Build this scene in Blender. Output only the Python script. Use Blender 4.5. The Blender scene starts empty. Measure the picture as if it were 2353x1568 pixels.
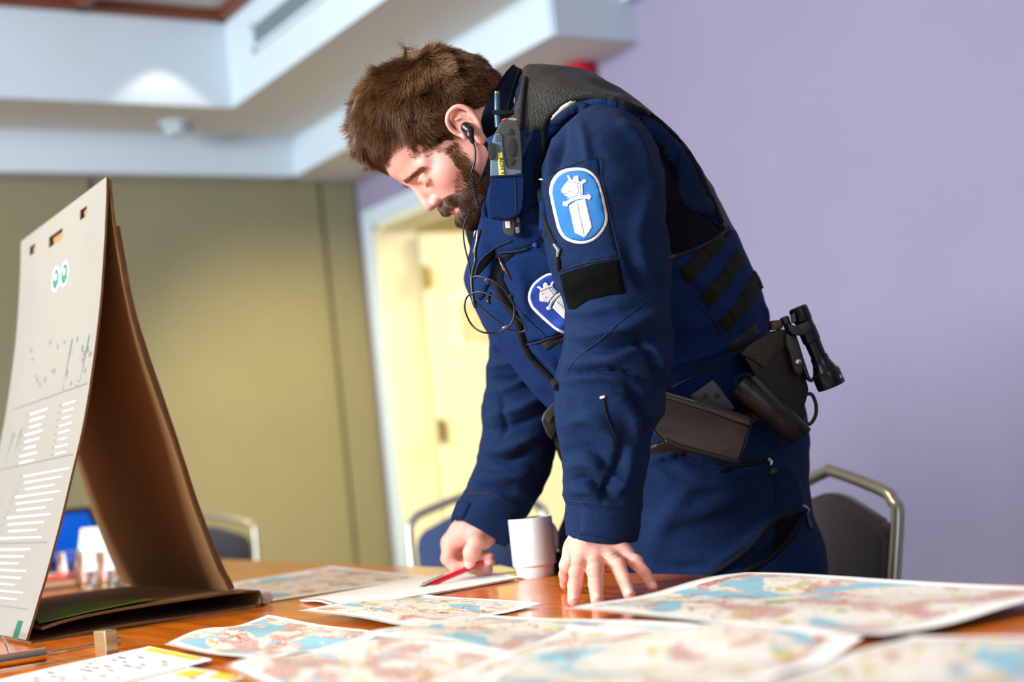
import bpy, bmesh, math, random
import numpy as np
from mathutils import Vector, Matrix
from mathutils.bvhtree import BVHTree
from mathutils.geometry import delaunay_2d_cdt
random.seed(7); rng = np.random.default_rng(7)
S = bpy.context.scene
COL = S.collection

# ------------------------------------------------------------------ camera
YAW, PITCH, ROLL = -32.858, 4.6, -6.2
CAMZ = 0.94
FPX, CX, CY = 3268.0, 1176.5, 784.0
CM = (Matrix.Rotation(math.radians(YAW), 3, 'Z') @ Matrix.Rotation(math.radians(90 + PITCH), 3, 'X')
      @ Matrix.Rotation(math.radians(ROLL), 3, 'Z'))
CN = np.array(CM)
CO = np.array([0, 0, CAMZ])
cam_data = bpy.data.cameras.new('camera'); cam = bpy.data.objects.new('camera', cam_data); COL.objects.link(cam)
cam.matrix_world = Matrix.Translation((0, 0, CAMZ)) @ CM.to_4x4()
cam_data.sensor_width = 36.0; cam_data.lens = 36.0 * FPX / 2353.0
cam_data.clip_start = 0.05
cam_data.dof.use_dof = True; cam_data.dof.focus_distance = 2.12; cam_data.dof.aperture_fstop = 2.2
S.camera = cam
S.view_settings.view_transform = 'Standard'; S.view_settings.look = 'None'
S.view_settings.exposure = 0.15; S.view_settings.gamma = 1.0; S.view_settings.use_curve_mapping = False

# ------------------------------------------------------------------ world + daylight
W = bpy.data.worlds.new('world'); S.world = W; W.use_nodes = True
W.node_tree.nodes['Background'].inputs[0].default_value = (0.62, 0.80, 1.0, 1)
W.node_tree.nodes['Background'].inputs[1].default_value = 0.10

def light(kind, name, loc, target, energy, color, **kw):
    d = bpy.data.lights.new(name, kind); d.energy = energy; d.color = color
    for k, v in kw.items(): setattr(d, k, v)
    o = bpy.data.objects.new(name, d); COL.objects.link(o); o.location = loc
    o.rotation_euler = (Vector(target) - Vector(loc)).to_track_quat('-Z', 'Y').to_euler()
    return o
# daylight through the windows of the wall to the camera's left, and behind
light('AREA', 'window_daylight', (-3.7, 2.6, 2.5), (1.5, 2.2, 1.0), 600, (0.84, 0.92, 1.0), shape='RECTANGLE', size=3.4, size_y=1.3)
light('AREA', 'window_daylight_rear', (-0.6, -2.4, 2.0), (1.6, 2.4, 1.0), 28, (0.85, 0.93, 1.0), shape='RECTANGLE', size=2.4, size_y=1.4)
# warm ceiling downlight over the table
light('SPOT', 'ceiling_downlight', (0.35, 2.55, 2.95), (1.1, 2.05, 1.45), 120, (1.0, 0.80, 0.55), spot_size=1.2, spot_blend=0.6, shadow_soft_size=0.08)

# ------------------------------------------------------------------ pixel <-> place helpers (measured places of things)
def ray(x, y): return CN @ np.array([(x - CX) / FPX, -(y - CY) / FPX, -1.0])
def PZ(x, y, Z): return CO + ray(x, y) * Z
def PT(x, y, z=0.73):
    d = ray(x, y); return CO + d * ((z - CAMZ) / d[2])
def PP(x, y, p0, n):
    d = ray(x, y); return CO + d * (np.dot(np.array(p0) - CO, n) / np.dot(d, n))
def proj(P):
    q = (np.asarray(P) - CO) @ CN
    return np.stack([CX - FPX * q[..., 0] / q[..., 2], CY + FPX * q[..., 1] / q[..., 2], -q[..., 2]], -1)

# ------------------------------------------------------------------ materials
def lin(c):
    return tuple(((v / 255) / 12.92 if v / 255 <= 0.04045 else ((v / 255 + 0.055) / 1.055) ** 2.4) for v in c)
MATS = {}
def mat(name, rgb, rough=0.6, metal=0.0, bump=0.0, bscale=200, vary=0.0, vscale=3.0, spec=0.5, sheen=0.0, coat=0.0, sss=0.0, alpha=None, trans=0.0, emit=0.0, btype='noise', stretch=None):
    if name in MATS: return MATS[name]
    m = bpy.data.materials.new(name); m.use_nodes = True; MATS[name] = m
    nt = m.node_tree; b = nt.nodes['Principled BSDF']; c = lin(rgb) + (1,)
    b.inputs['Base Color'].default_value = c; b.inputs['Roughness'].default_value = rough
    b.inputs['Metallic'].default_value = metal; b.inputs['Specular IOR Level'].default_value = spec
    if sheen: b.inputs['Sheen Weight'].default_value = sheen
    if coat: b.inputs['Coat Weight'].default_value = coat; b.inputs['Coat Roughness'].default_value = 0.08
    if trans: b.inputs['Transmission Weight'].default_value = trans
    if sss:
        b.inputs['Subsurface Weight'].default_value = sss; b.inputs['Subsurface Radius'].default_value = (1, .35, .2)
        b.inputs['Subsurface Scale'].default_value = 0.008
    if emit: b.inputs['Emission Color'].default_value = c; b.inputs['Emission Strength'].default_value = emit
    tc = nt.nodes.new('ShaderNodeTexCoord')
    src = tc.outputs['Object']
    if stretch:
        mp = nt.nodes.new('ShaderNodeMapping'); mp.inputs['Scale'].default_value = stretch
        nt.links.new(src, mp.inputs[0]); src = mp.outputs[0]
    if vary:
        n = nt.nodes.new('ShaderNodeTexNoise'); n.inputs['Scale'].default_value = vscale; n.inputs['Detail'].default_value = 4
        nt.links.new(src, n.inputs['Vector'])
        r = nt.nodes.new('ShaderNodeMapRange'); r.inputs[1].default_value = .25; r.inputs[2].default_value = .75
        r.inputs[3].default_value = 1 - vary; r.inputs[4].default_value = 1 + vary
        nt.links.new(n.outputs[0], r.inputs[0])
        h = nt.nodes.new('ShaderNodeHueSaturation'); h.inputs['Color'].default_value = c
        nt.links.new(r.outputs[0], h.inputs['Value']); nt.links.new(h.outputs[0], b.inputs['Base Color'])
    if bump:
        if btype == 'noise':
            n = nt.nodes.new('ShaderNodeTexNoise'); n.inputs['Scale'].default_value = bscale; n.inputs['Detail'].default_value = 3; out = n.outputs[0]
        elif btype == 'voronoi':
            n = nt.nodes.new('ShaderNodeTexVoronoi'); n.inputs['Scale'].default_value = bscale; out = n.outputs[0]
        else:
            n = nt.nodes.new('ShaderNodeTexWave'); n.inputs['Scale'].default_value = bscale; n.inputs['Distortion'].default_value = 1.0; out = n.outputs[1]
        nt.links.new(src, n.inputs['Vector'])
        bp = nt.nodes.new('ShaderNodeBump'); bp.inputs['Strength'].default_value = bump; bp.inputs['Distance'].default_value = 0.002
        nt.links.new(out, bp.inputs['Height']); nt.links.new(bp.outputs[0], b.inputs['Normal'])
    return m

# ------------------------------------------------------------------ objects
def link(name, me, m=None, parent=None, smooth=True):
    o = bpy.data.objects.new(name, me); COL.objects.link(o)
    if m is not None:
        for mm in (m if isinstance(m, (list, tuple)) else [m]): me.materials.append(mm)
    if smooth: me.shade_smooth()
    if parent is not None:
        o.parent = parent; o.matrix_parent_inverse = parent.matrix_world.inverted()
    return o
def tag(o, label, cat, group=None, kind=None):
    if label: o['label'] = label
    if cat: o['category'] = cat
    if group: o['group'] = group
    if kind: o['kind'] = kind
    return o
def thing(name, loc, label, cat, group=None):
    o = bpy.data.objects.new(name, None); COL.objects.link(o); o.location = loc; o.empty_display_size = .05
    o.matrix_world = Matrix.Translation(loc)
    return tag(o, label, cat, group)
def pyd(name, V, Fs, m=None, parent=None, smooth=True):
    me = bpy.data.meshes.new(name)
    me.from_pydata([tuple(map(float, v)) for v in V], [], [tuple(int(i) for i in f) for f in Fs]); me.update()
    return link(name, me, m, parent, smooth)
class MB:
    """collects boxes, tubes, lathes; build() links them as one mesh"""
    def __init__(s): s.V = []; s.F = []
    def add(s, V, Fs):
        n = len(s.V); s.V += [tuple(map(float, v)) for v in V]; s.F += [tuple(int(i) + n for i in f) for f in Fs]; return s
    def box(s, c, size, R=None, bev=0.0, seg=2):
        bm = bmesh.new(); bmesh.ops.create_cube(bm, size=1.0)
        for v in bm.verts: v.co = Vector((v.co.x * size[0], v.co.y * size[1], v.co.z * size[2]))
        if bev: bmesh.ops.bevel(bm, geom=bm.edges[:], offset=bev, segments=seg, profile=.6, affect='EDGES')
        R = np.eye(3) if R is None else np.asarray(R)
        bm.verts.index_update()
        s.add([np.asarray(c) + R @ np.array(v.co) for v in bm.verts], [[v.index for v in f.verts] for f in bm.faces]); bm.free(); return s
    def tube(s, pts, r, seg=12, cap=True, flat=None):
        P = [np.array(p, float) for p in pts]; n = len(P); rr = r if hasattr(r, '__len__') else [r] * n
        T = [P[min(i + 1, n - 1)] - P[max(i - 1, 0)] for i in range(n)]; T = [t / (np.linalg.norm(t) + 1e-12) for t in T]
        a = np.cross(T[0], [0, 0, 1]);
        if np.linalg.norm(a) < .1: a = np.cross(T[0], [0, 1, 0])
        a /= np.linalg.norm(a); V = []
        for i in range(n):
            a = a - T[i] * np.dot(a, T[i]); a /= np.linalg.norm(a) + 1e-12; b = np.cross(T[i], a)
            for k in range(seg):
                t = 2 * math.pi * k / seg; V.append(P[i] + rr[i] * (math.cos(t) * a + math.sin(t) * b))
        Fs = [(i * seg + k, i * seg + (k + 1) % seg, (i + 1) * seg + (k + 1) % seg, (i + 1) * seg + k) for i in range(n - 1) for k in range(seg)]
        if cap: Fs += [tuple(range(seg))[::-1], tuple((n - 1) * seg + k for k in range(seg))]
        return s.add(V, Fs)
    def lathe(s, prof, c, axis=(0, 0, 1), seg=48, close=False):
        ax = np.array(axis, float); ax /= np.linalg.norm(ax)
        a = np.cross(ax, [1, 0, 0]);
        if np.linalg.norm(a) < .2: a = np.cross(ax, [0, 1, 0])
        a /= np.linalg.norm(a); b = np.cross(ax, a); V = []
        for r, h in prof:
            for k in range(seg):
                t = 2 * math.pi * k / seg; V.append(np.array(c) + ax * h + max(r, 1e-5) * (math.cos(t) * a + math.sin(t) * b))
        n = len(prof)
        Fs = [(i * seg + k, i * seg + (k + 1) % seg, (i + 1) * seg + (k + 1) % seg, (i + 1) * seg + k) for i in range(n - 1) for k in range(seg)]
        return s.add(V, Fs)
    def prism(s, poly, z0, z1):
        n = len(poly); V = [(x, y, z0) for x, y in poly] + [(x, y, z1) for x, y in poly]
        return s.add(V, [tuple(range(n))[::-1], tuple(range(n, 2 * n))] + [(i, (i + 1) % n, (i + 1) % n + n, i + n) for i in range(n)])
    def quad(s, a, b, c, d): return s.add([a, b, c, d], [(0, 1, 2, 3)])
    def build(s, name, m=None, parent=None, smooth=False, auto=None):
        o = pyd(name, s.V, s.F, m, parent, smooth)
        if auto is not None:
            o.data.shade_smooth()
            try: o.data.set_sharp_from_angle(angle=math.radians(auto))
            except Exception: pass
        return o
def cr(pts, n=8):
    """Catmull-Rom through rows of numbers"""
    P = [np.array(p, float) for p in pts]; P = [2 * P[0] - P[1]] + P + [2 * P[-1] - P[-2]]; out = []
    for i in range(1, len(P) - 2):
        for k in range(n):
            t = k / n
            out.append(.5 * ((2 * P[i]) + (-P[i - 1] + P[i + 1]) * t + (2 * P[i - 1] - 5 * P[i] + 4 * P[i + 1] - P[i + 2]) * t * t + (-P[i - 1] + 3 * P[i] - 3 * P[i + 1] + P[i + 2]) * t ** 3))
    out.append(P[-2]); return out
def rotz(a): c, s_ = math.cos(a), math.sin(a); return np.array([[c, -s_, 0], [s_, c, 0], [0, 0, 1]])
def text_mesh(txt, size, extrude=0.0003):
    c = bpy.data.curves.new('t', 'FONT'); c.body = txt; c.size = size; c.extrude = extrude; c.align_x = 'CENTER'; c.align_y = 'CENTER'
    o = bpy.data.objects.new('t', c); COL.objects.link(o); bpy.context.view_layer.update()
    me = bpy.data.meshes.new_from_object(o.evaluated_get(bpy.context.evaluated_depsgraph_get()))
    bpy.data.objects.remove(o); V = [np.array(v.co) for v in me.vertices]; Fs = [tuple(p.vertices) for p in me.polygons]; return V, Fs
def add_text(mb, txt, size, c, xdir, ydir):
    V, Fs = text_mesh(txt, size); x = np.array(xdir, float); x /= np.linalg.norm(x); y = np.array(ydir, float); y -= x * np.dot(x, y); y /= np.linalg.norm(y); z = np.cross(x, y)
    mb.add([np.array(c) + x * v[0] + y * v[1] + z * v[2] for v in V], Fs)
# ================================================================== ROOM
XW, YW = 3.27, 6.35            # right wall, far wall
H1, H2, H3 = 2.40, 2.59, 2.99  # low soffit, ceiling ring, recess ceiling
def struct(name, mb, m, **k): return tag(mb.build(name, m, None, **k), None, None, kind='structure')
m_wall = mat('beige folding wall', (138, 132, 100), .75, bump=.15, bscale=300, vary=.04)
m_wallg = mat('wall groove', (96, 100, 88), .7)
m_purple = mat('lilac wall paint', (146, 139, 163), .8, bump=.25, bscale=260, vary=.03)
m_ceil = mat('ceiling white with daylight blue', (206, 220, 228), .8, bump=.1, bscale=200, vary=.02)  # blue tint of window daylight is put into the colour of upright ceiling faces
m_soff = mat('greyish white soffit paint', (226, 224, 216), .8, bump=.1, bscale=200)
m_trimw = mat('white gloss trim', (206, 220, 226), .35)
m_hall = mat('cream hall paint', (240, 226, 176), .7, bump=.1, bscale=200)
m_leaf = mat('cream door leaf', (240, 232, 200), .5)
m_brown = mat('reddish brown ceiling trim', (120, 62, 36), .5, vary=.1, vscale=20)
m_floor = mat('grey blue carpet', (128, 126, 130), .95, bump=.6, bscale=500, vary=.15, vscale=60)
struct('floor', MB().box((.6, 2.2, -.05), (9.6, 10.8, .1)), m_floor)
# far wall: folding partition panels with grooved seams
b = MB(); g = MB()
seams = [-3.6, -2.5, -1.4, -.3, .8, 1.93, 3.07]
for i, x in enumerate(seams):
    x1 = seams[i + 1] if i + 1 < len(seams) else XW + .0
    b.box(((x + x1) / 2, YW + .04, 1.22), (x1 - x - .022, .08, 2.44), bev=.004)
    g.box((x, YW + .06, 1.22), (.05, .06, 2.44))
fw = struct('wall_far', b, m_wall); g.build('panel_seam', m_wallg, fw)
# right wall with door opening  (door Y 5.05..6.17, z<2.14)
D0, D1, DT = 4.35, 6.17, 2.14
b = MB(); b.box((XW + .06, (D0 - 3.2) / 2, 1.5), (.12, D0 + 3.2, 3.0)); b.box((XW + .06, (D1 + YW + .1) / 2, 1.5), (.12, YW + .1 - D1, 3.0)); b.box((XW + .06, (D0 + D1) / 2, (DT + 3) / 2), (.12, D1 - D0, 3 - DT))
struct('wall_right', b, m_purple)
b = MB()
cw = .1
for y in (D1 + cw / 2 + .01, D0 - cw / 2): b.box((XW - .012, y, (DT + .09) / 2), (.03, cw, DT + .09), bev=.004)
b.box((XW - .012, (D0 + D1) / 2 + .005, DT + .045), (.03, D1 - D0, .09), bev=.004)
fr = struct('trim_1', b, m_trimw)
b = MB(); b.box((XW + .09, D1 - .012, DT / 2), (.22, .024, DT)); b.box((XW + .09, D0 + .012, DT / 2), (.22, .024, DT)); b.box((XW + .09, (D0 + D1) / 2, DT - .012), (.22, D1 - D0, .024))
b.build('door_jamb', m_leaf, fr)
b = MB(); b.box((XW + .66, D1 - .075, 1.05), (.94, .045, 2.07), bev=.003); dl = struct('door_1', b, m_leaf)
hg = MB()
for z in (.3, 1.1, 1.86): hg.box((XW + .185, D1 - .11, z), (.03, .03, .1), bev=.004); hg.tube([(XW + .17, D1 - .12, z - .06), (XW + .17, D1 - .12, z + .06)], .012)
hg.build('hinge', mat('dark brass', (120, 100, 50), .35, 1.0), dl)
hd = MB(); hd.tube([(XW + 1.05, D1 - .1, 1.02), (XW + 1.05, D1 - .16, 1.02), (XW + .93, D1 - .16, 1.02)], .01); hd.box((XW + 1.05, D1 - .1, 1.0), (.05, .012, .2), bev=.003)
hd.build('door_handle', mat('brushed steel', (190, 190, 190), .25, 1.0), dl)
# adjoining room seen through the doorway
m_hallw = mat('pale hall wall', (214, 228, 226), .7)
struct('wall_hall', MB().box((7.6, 5.5, 1.4), (.1, 6.5, 2.8)), m_hallw)
struct('wall_hall_far', MB().box((5.5, 8.2, 1.4), (4.3, .1, 2.8)), m_hall)
struct('wall_hall_near', MB().box((5.5, 2.2, 1.4), (4.3, .1, 2.8)), m_hall)
struct('ceiling_hall', MB().box((5.5, 5.2, 2.84), (4.3, 6.2, .08)), mat('yellow hall ceiling', (250, 218, 110), .8))
light('AREA', 'hall_lamp', (5.3, 5.0, 2.7), (5.0, 5.3, 0), 80, (1.0, .90, .62), shape='RECTANGLE', size=1.6, size_y=1.6)
light('POINT', 'hall_lamp_doorway', (4.3, 5.2, 2.1), (4, 5, 0), 16, (1.0, .90, .62), shadow_soft_size=.25)
# framed print on the open door leaf
px = PP(1040, 680, [0, D1 - .1, 0], [0, 1, 0]); qx = PP(1140, 800, [0, D1 - .1, 0], [0, 1, 0])
fp = thing('framed_print', (px[0] + .1, D1 - .1, px[2] - .1), 'small faded print in a thin pale frame on the open cream door', 'picture')
cx_, cz_ = (px[0] + qx[0]) / 2, (px[2] + qx[2]) / 2; w_, h_ = abs(qx[0] - px[0]), abs(px[2] - qx[2])
MB().box((cx_, D1 - .103, cz_), (w_, .01, h_), bev=.002).build('frame', mat('pale picture frame', (216, 226, 226), .4), fp)
mp_ = mat('faded print', (232, 200, 160), .6, vary=.35, vscale=18)
MB().box((cx_, D1 - .1095, cz_), (w_ * .78, .003, h_ * .78)).build('print', mp_, fp)
# ceiling: low soffit along right wall + end return, ring, recess
XS, YS, YE = 2.90, 4.0, 6.24
b = MB()
b.box(((XS + XW) / 2 + .05, (YS + YW) / 2, (H1 + 3.1) / 2), (XW - XS + .1, YW - YS, 3.1 - H1)); struct('ceiling_low_soffit', b, m_soff)
b = MB(); b.box(((XS - .004), (YS + YW) / 2, (H1 + H2) / 2 + .02), (.012, YW - YS, H2 - H1 + .04)); b.box(((XS + XW) / 2, YS - .004, (H1 + H2) / 2), (XW - XS, .012, H2 - H1)); struct('trim_2', b, m_ceil)
struct('ceiling_far_fascia', MB().box((-.48, YE + .12, (H1 + 3.1) / 2), (6.78, .24, 3.1 - H1)), m_ceil)
b = MB(); X2, Y2 = 2.41, 5.77
b.box(((X2 + XW + .1) / 2, (-3 + YE) / 2, (H2 + 3.1) / 2), (XW + .1 - X2, YE + 3, 3.1 - H2)); b.box(((-3.9 + X2) / 2, (Y2 + YE) / 2, (H2 + 3.1) / 2), (X2 + 3.9, YE - Y2, 3.1 - H2))
struct('ceiling_ring', b, m_soff)
b = MB(); b.box((X2 - .004, (-3 + Y2) / 2, (H2 + H3) / 2), (.012, Y2 + 3, H3 - H2)); b.box(((-3.9 + X2) / 2, Y2 - .004, (H2 + H3) / 2), (X2 + 3.9, .012, H3 - H2)); struct('trim_3', b, m_ceil)
struct('ceiling_recess', MB().box((-.7, 1.4, H3 + .08), (6.3, 8.9, .1)), mat('ceiling panel white', (208, 206, 196), .7))
b = MB()
for x in (X2 - .03, X2 - .65, X2 - 1.27, X2 - 1.89): b.box((x, 1.4, H3 + .005), (.05, 8.75, .05))
for y in (Y2 - .03, Y2 - 1.25, Y2 - 2.47, Y2 - 3.7): b.box((-.7, y, H3 + .006), (6.2, .05, .052))
struct('trim_4', b, m_brown)
struct('trim_5', MB().box((XW - .03, (YS - 3) / 2, H2 - .02), (.06, YS + 3, .05)), m_ceil)
# downlights in the recess that wash the far recess wall
for i, x in enumerate((2.08, 1.18, .28)):
    light('SPOT', 'recess_spot', (x, Y2 - .20, H3 - .03), (x, Y2 - .20, H2), 6.5, (1, .90, .74), spot_size=1.42, spot_blend=.18, shadow_soft_size=.02)
    t = thing('recessed_downlight', (x, Y2 - .20, H3), ['small recessed downlight above the far cove, nearest the corner', 'small recessed downlight above the far cove, second from the corner', 'small recessed downlight above the far cove, farthest from the corner'][i], 'ceiling light', 'recessed downlights along the far cove')
    MB().lathe([(.03, 0), (.045, -.004), (.048, .012)], (x, Y2 - .20, H3 + .02)).build('trim_ring', m_trimw, t, smooth=True)
# spot grazing the far wall; the second is added to brighten the lilac wall
light('SPOT', 'wall_brightening_spot', (1.9, 3.9, H2 - .1), (3.0, 6.35, .8), 330, (1.0, .80, .38), spot_size=.95, spot_blend=.9, shadow_soft_size=.05)
light('SPOT', 'wall_brightening_spot', (-1.6, 2.6, 1.9), (3.27, 3.1, 1.35), 70, (1.0, .95, .96), spot_size=.62, spot_blend=1.0, shadow_soft_size=.25)
# ventilation grille on the recess side wall
a1, a2, a3 = PP(595, 65, [X2, 0, 0], [1, 0, 0]), PP(600, 112, [X2, 0, 0], [1, 0, 0]), PP(740, 0, [X2, 0, 0], [1, 0, 0])
gy1, gy0, gz1, gz0 = 5.42, 4.55, 2.855, 2.755
t = thing('ventilation_grille', (X2, 5.0, 2.8), 'long grey slatted ventilation grille high on the white ceiling cove', 'vent')
b = MB()
for (y, z, sy, sz) in ((5.0, gz1, .92, .02), (5.0, gz0, .92, .02), (gy1 + .02, 2.805, .03, .12), (gy0, 2.805, .03, .12)): b.box((X2 - .018, y, z), (.02, sy, sz), bev=.002)
b.build('frame', m_trimw, t)
MB().box((X2 - .012, 5.0, 2.805), (.006, .86, .09)).build('backing', mat('vent dark', (70, 84, 90), .6), t)
m_slat = mat('vent slat', (134, 152, 156), .5)
for k in range(6): MB().box((X2 - .022, 5.0, gz0 + .016 + k * .0145), (.014, .85, .006), R=np.array([[.8, 0, .6], [0, 1, 0], [-.6, 0, .8]])).build('slat', m_slat, t)
# smoke detector
c = PT(405, 282, H2)
t = thing('smoke_detector', tuple(c), 'round white smoke detector under the grey ceiling soffit', 'smoke detector')
MB().lathe([(0, 0), (.075, 0), (.078, -.012), (.07, -.02)], c, seg=40).build('base', m_trimw, t, smooth=True)
MB().lathe([(.06, -.018), (.062, -.035), (.05, -.05), (.03, -.056), (0, -.057)], c, seg=40).build('cap', m_trimw, t, smooth=True)
for k in range(8):
    a = k * math.pi / 4; MB().box(c + np.array([.062 * math.cos(a), .062 * math.sin(a), -.027]), (.02, .016, .012), R=rotz(a)).build('vent_slot', mat('slot green grey', (70, 84, 76), .6), t)
# red alarm sounder on the right wall under the soffit
c = PP(1333, 160, [XW - .05, 0, 0], [1, 0, 0])
t = thing('fire_alarm_sounder', tuple(c), 'red round fire alarm sounder high on the wall behind the man', 'fire alarm')
m_red = mat('alarm red', (196, 8, 40), .4)
MB().lathe([(0, .048), (.05, .048), (.055, .03), (.055, -.09), (.045, -.1), (0, -.1)], c, seg=40).build('housing', m_red, t, smooth=False, auto=40)
MB().box(c + np.array([.03, 0, -.02]), (.05, .07, .1), bev=.005).build('base', m_red, t)

# ================================================================== TABLE
def wood():
    m = bpy.data.materials.new('cherry veneer'); m.use_nodes = True; nt = m.node_tree; b = nt.nodes['Principled BSDF']
    tc = nt.nodes.new('ShaderNodeTexCoord'); mp = nt.nodes.new('ShaderNodeMapping'); mp.inputs['Scale'].default_value = (22, 1.6, 8)
    nt.links.new(tc.outputs['Object'], mp.inputs[0])
    n = nt.nodes.new('ShaderNodeTexNoise'); n.inputs['Scale'].default_value = 1.6; n.inputs['Detail'].default_value = 7; n.inputs['Distortion'].default_value = .8
    nt.links.new(mp.outputs[0], n.inputs['Vector'])
    r = nt.nodes.new('ShaderNodeValToRGB'); r.color_ramp.elements[0].position = .3; r.color_ramp.elements[0].color = lin((170, 80, 12)) + (1,)
    r.color_ramp.elements[1].position = .72; r.color_ramp.elements[1].color = lin((220, 120, 30)) + (1,)
    nt.links.new(n.outputs[0], r.inputs[0]); nt.links.new(r.outputs[0], b.inputs['Base Color'])
    b.inputs['Roughness'].default_value = .16; b.inputs['IOR'].default_value = 1.3; b.inputs['Specular IOR Level'].default_value = .35
    return m
m_wood = wood()
t = thing('conference_table', (.6, 1.8, 0), 'long glossy orange-brown cherry wood conference table covered with maps', 'table')
def table_poly(o=0.0):
    pts = [(-.45 - o, -1.2), (1.30 + o, -1.2), (1.36 + o, .6), (1.395 + o, 1.66), (1.44 + o, 2.62), (1.53 + o, 4.04), (1.52 + o, 4.4), (1.44 + o, 4.7), (1.25, 4.88 + o), (.9, 4.95 + o), (.1, 4.95 + o), (-.3, 4.85 + o), (-.45 - o, 4.6)]
    return pts
bm = bmesh.new(); vs = [bm.verts.new((x, y, .73)) for x, y in table_poly()]; f = bm.faces.new(vs)
r = bmesh.ops.extrude_face_region(bm, geom=[f]); [setattr(v.co, 'z', .695) for v in r['geom'] if isinstance(v, bmesh.types.BMVert)]
bmesh.ops.recalc_face_normals(bm, faces=bm.faces[:])
bmesh.ops.bevel(bm, geom=[e for e in bm.edges if abs(e.verts[0].co.z - e.verts[1].co.z) < 1e-6], offset=.008, segments=3, affect='EDGES')
me = bpy.data.meshes.new('tabletop'); bm.to_mesh(me); bm.free(); link('tabletop', me, m_wood, t, smooth=False)
m_legm = mat('table leg grey metal', (120, 122, 124), .35, .8)
for x in (0.0, .95):
    for y in (-.7, 4.3):
        MB().tube([(x, y, 0), (x, y, .695)], .035, 20).build('leg', m_legm, t, auto=40)
MB().box((.45, 1.8, .66), (.9, 4.8, .05)).build('under_frame', m_legm, t)

# ================================================================== CHAIRS
def chair(loc, ang, label, cloth, wide=.41):
    R = rotz(ang); L = np.array(loc)
    t = thing('conference_chair', tuple(loc), label, 'chair', 'grey-framed stacking chairs around the table')
    T = lambda p: L + R @ np.array([p[0], p[1], p[2] * .966], float)
    h = wide / 2; m_fr = mat('warm grey chair tube', (172, 170, 158), .3, .75)
    # local: x = width, y = back direction (+y behind), z up
    top = [(-h, .17, .45), (-h, .20, .62), (-h, .235, .775), (-h + .012, .24, .805), (-h + .045, .243, .828), (-.02, .246, .868), (.02, .246, .868), (h - .045, .243, .828), (h - .012, .24, .805), (h, .235, .775), (h, .20, .62), (h, .17, .45)]
    MB().tube([T(p) for p in cr(top, 5)], .0125, 14).build('back_frame', m_fr, t, smooth=True)
    # upholstered back with pitched top
    V = []; n = 14
    outline = [(-h + .022, .48), (-h + .018, .60), (-h + .018, .735), (-h + .035, .768), (-.06, .815), (0, .828), (.06, .815), (h - .035, .768), (h - .018, .735), (h - .018, .60), (h - .022, .48)]
    yy = lambda z: .172 + (z - .45) * .195
    bm = bmesh.new()
    vs = [bm.verts.new((x, yy(z) - .022, z)) for x, z in outline]; f = bm.faces.new(vs)
    r = bmesh.ops.extrude_face_region(bm, geom=[f])
    for v in r['geom']:
        if isinstance(v, bmesh.types.BMVert): v.co.y += .04
    bmesh.ops.recalc_face_normals(bm, faces=bm.faces[:])
    bmesh.ops.bevel(bm, geom=bm.edges[:], offset=.009, segments=3, affect='EDGES')
    for v in bm.verts: v.co = Vector(T(v.co))
    me = bpy.data.meshes.new('backrest'); bm.to_mesh(me); bm.free(); link('backrest', me, cloth, t)
    MB().box(T((0, -.03, .455)), (wide - .01, .43, .06), R, bev=.02, seg=3).build('seat', cloth, t, smooth=True)
    for sx in (-1, 1):
        MB().tube([T(p) for p in cr([(sx * h, .17, .45), (sx * h, .2, .25), (sx * (h + .01), .27, .01)], 5)], .0125, 12).build('leg', m_fr, t, smooth=True)
        MB().tube([T(p) for p in cr([(sx * h, -.2, .43), (sx * (h + .005), -.23, .2), (sx * (h + .01), -.25, .01)], 5)], .0125, 12).build('leg', m_fr, t, smooth=True)
        MB().tube([T((sx * h, -.2, .425)), T((sx * h, .17, .44))], .0115, 12).build('seat_rail', m_fr, t, smooth=True)
    return t
m_navy = mat('navy chair cloth', (40, 58, 98), .85, bump=.3, bscale=700, sheen=.3)
m_black = mat('dark chair cloth', (40, 40, 54), .85, bump=.3, bscale=700, sheen=.3)
def chair_at(px, py, Z, ang, label, cloth):
    p = PZ(px, py, Z); R = rotz(ang); o = R @ np.array([0, .246, 0]); return chair((p[0] - o[0], p[1] - o[1], 0.0), ang, label, cloth)
chair_at(1906, 1088, 2.86, math.radians(-98), 'dark-backed chair with grey tube frame right behind the man', m_black)
chair_at(1090, 1145, 4.3, math.radians(-30), 'navy blue backed chair with pale tube rail behind the mug and hand', m_navy)
chair_at(462, 1182, 5.6, math.radians(-28), 'dark chair half hidden behind the cardboard easel by the beige wall', m_black)
# ================================================================== THINGS ON THE TABLE
TZ = 0.73
# ---- mug
mc = PT(1232, 1326); mc[2] = TZ
m_cer = mat('white glazed ceramic', (232, 228, 224), .12, coat=.4)
t = thing('coffee_mug', tuple(mc), 'white ceramic coffee mug with stepped foot standing between the man\'s hands', 'mug')
MB().lathe([(0, .004), (.028, .004), (.0285, 0), (.0315, 0), (.0325, .002), (.0335, .018), (.0375, .0215), (.0378, .03), (.038, .1), (.0372, .1018), (.036, .1005), (.0355, .03), (.033, .014), (0, .012)], mc, seg=64).build('body', m_cer, t, smooth=False, auto=35)
hx = np.array([CM[0][0], CM[1][0], 0]) * .62 + np.array([CM[0][2], CM[1][2], 0]) * -.78; hx /= np.linalg.norm(hx)
P = [mc + hx * r + np.array([0, 0, z]) for r, z in ((.034, .086), (.05, .086), (.063, .076), (.066, .06), (.062, .044), (.05, .034), (.034, .032))]
MB().tube(cr(P, 6), .0058, 14).build('handle', m_cer, t, smooth=True)

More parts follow.
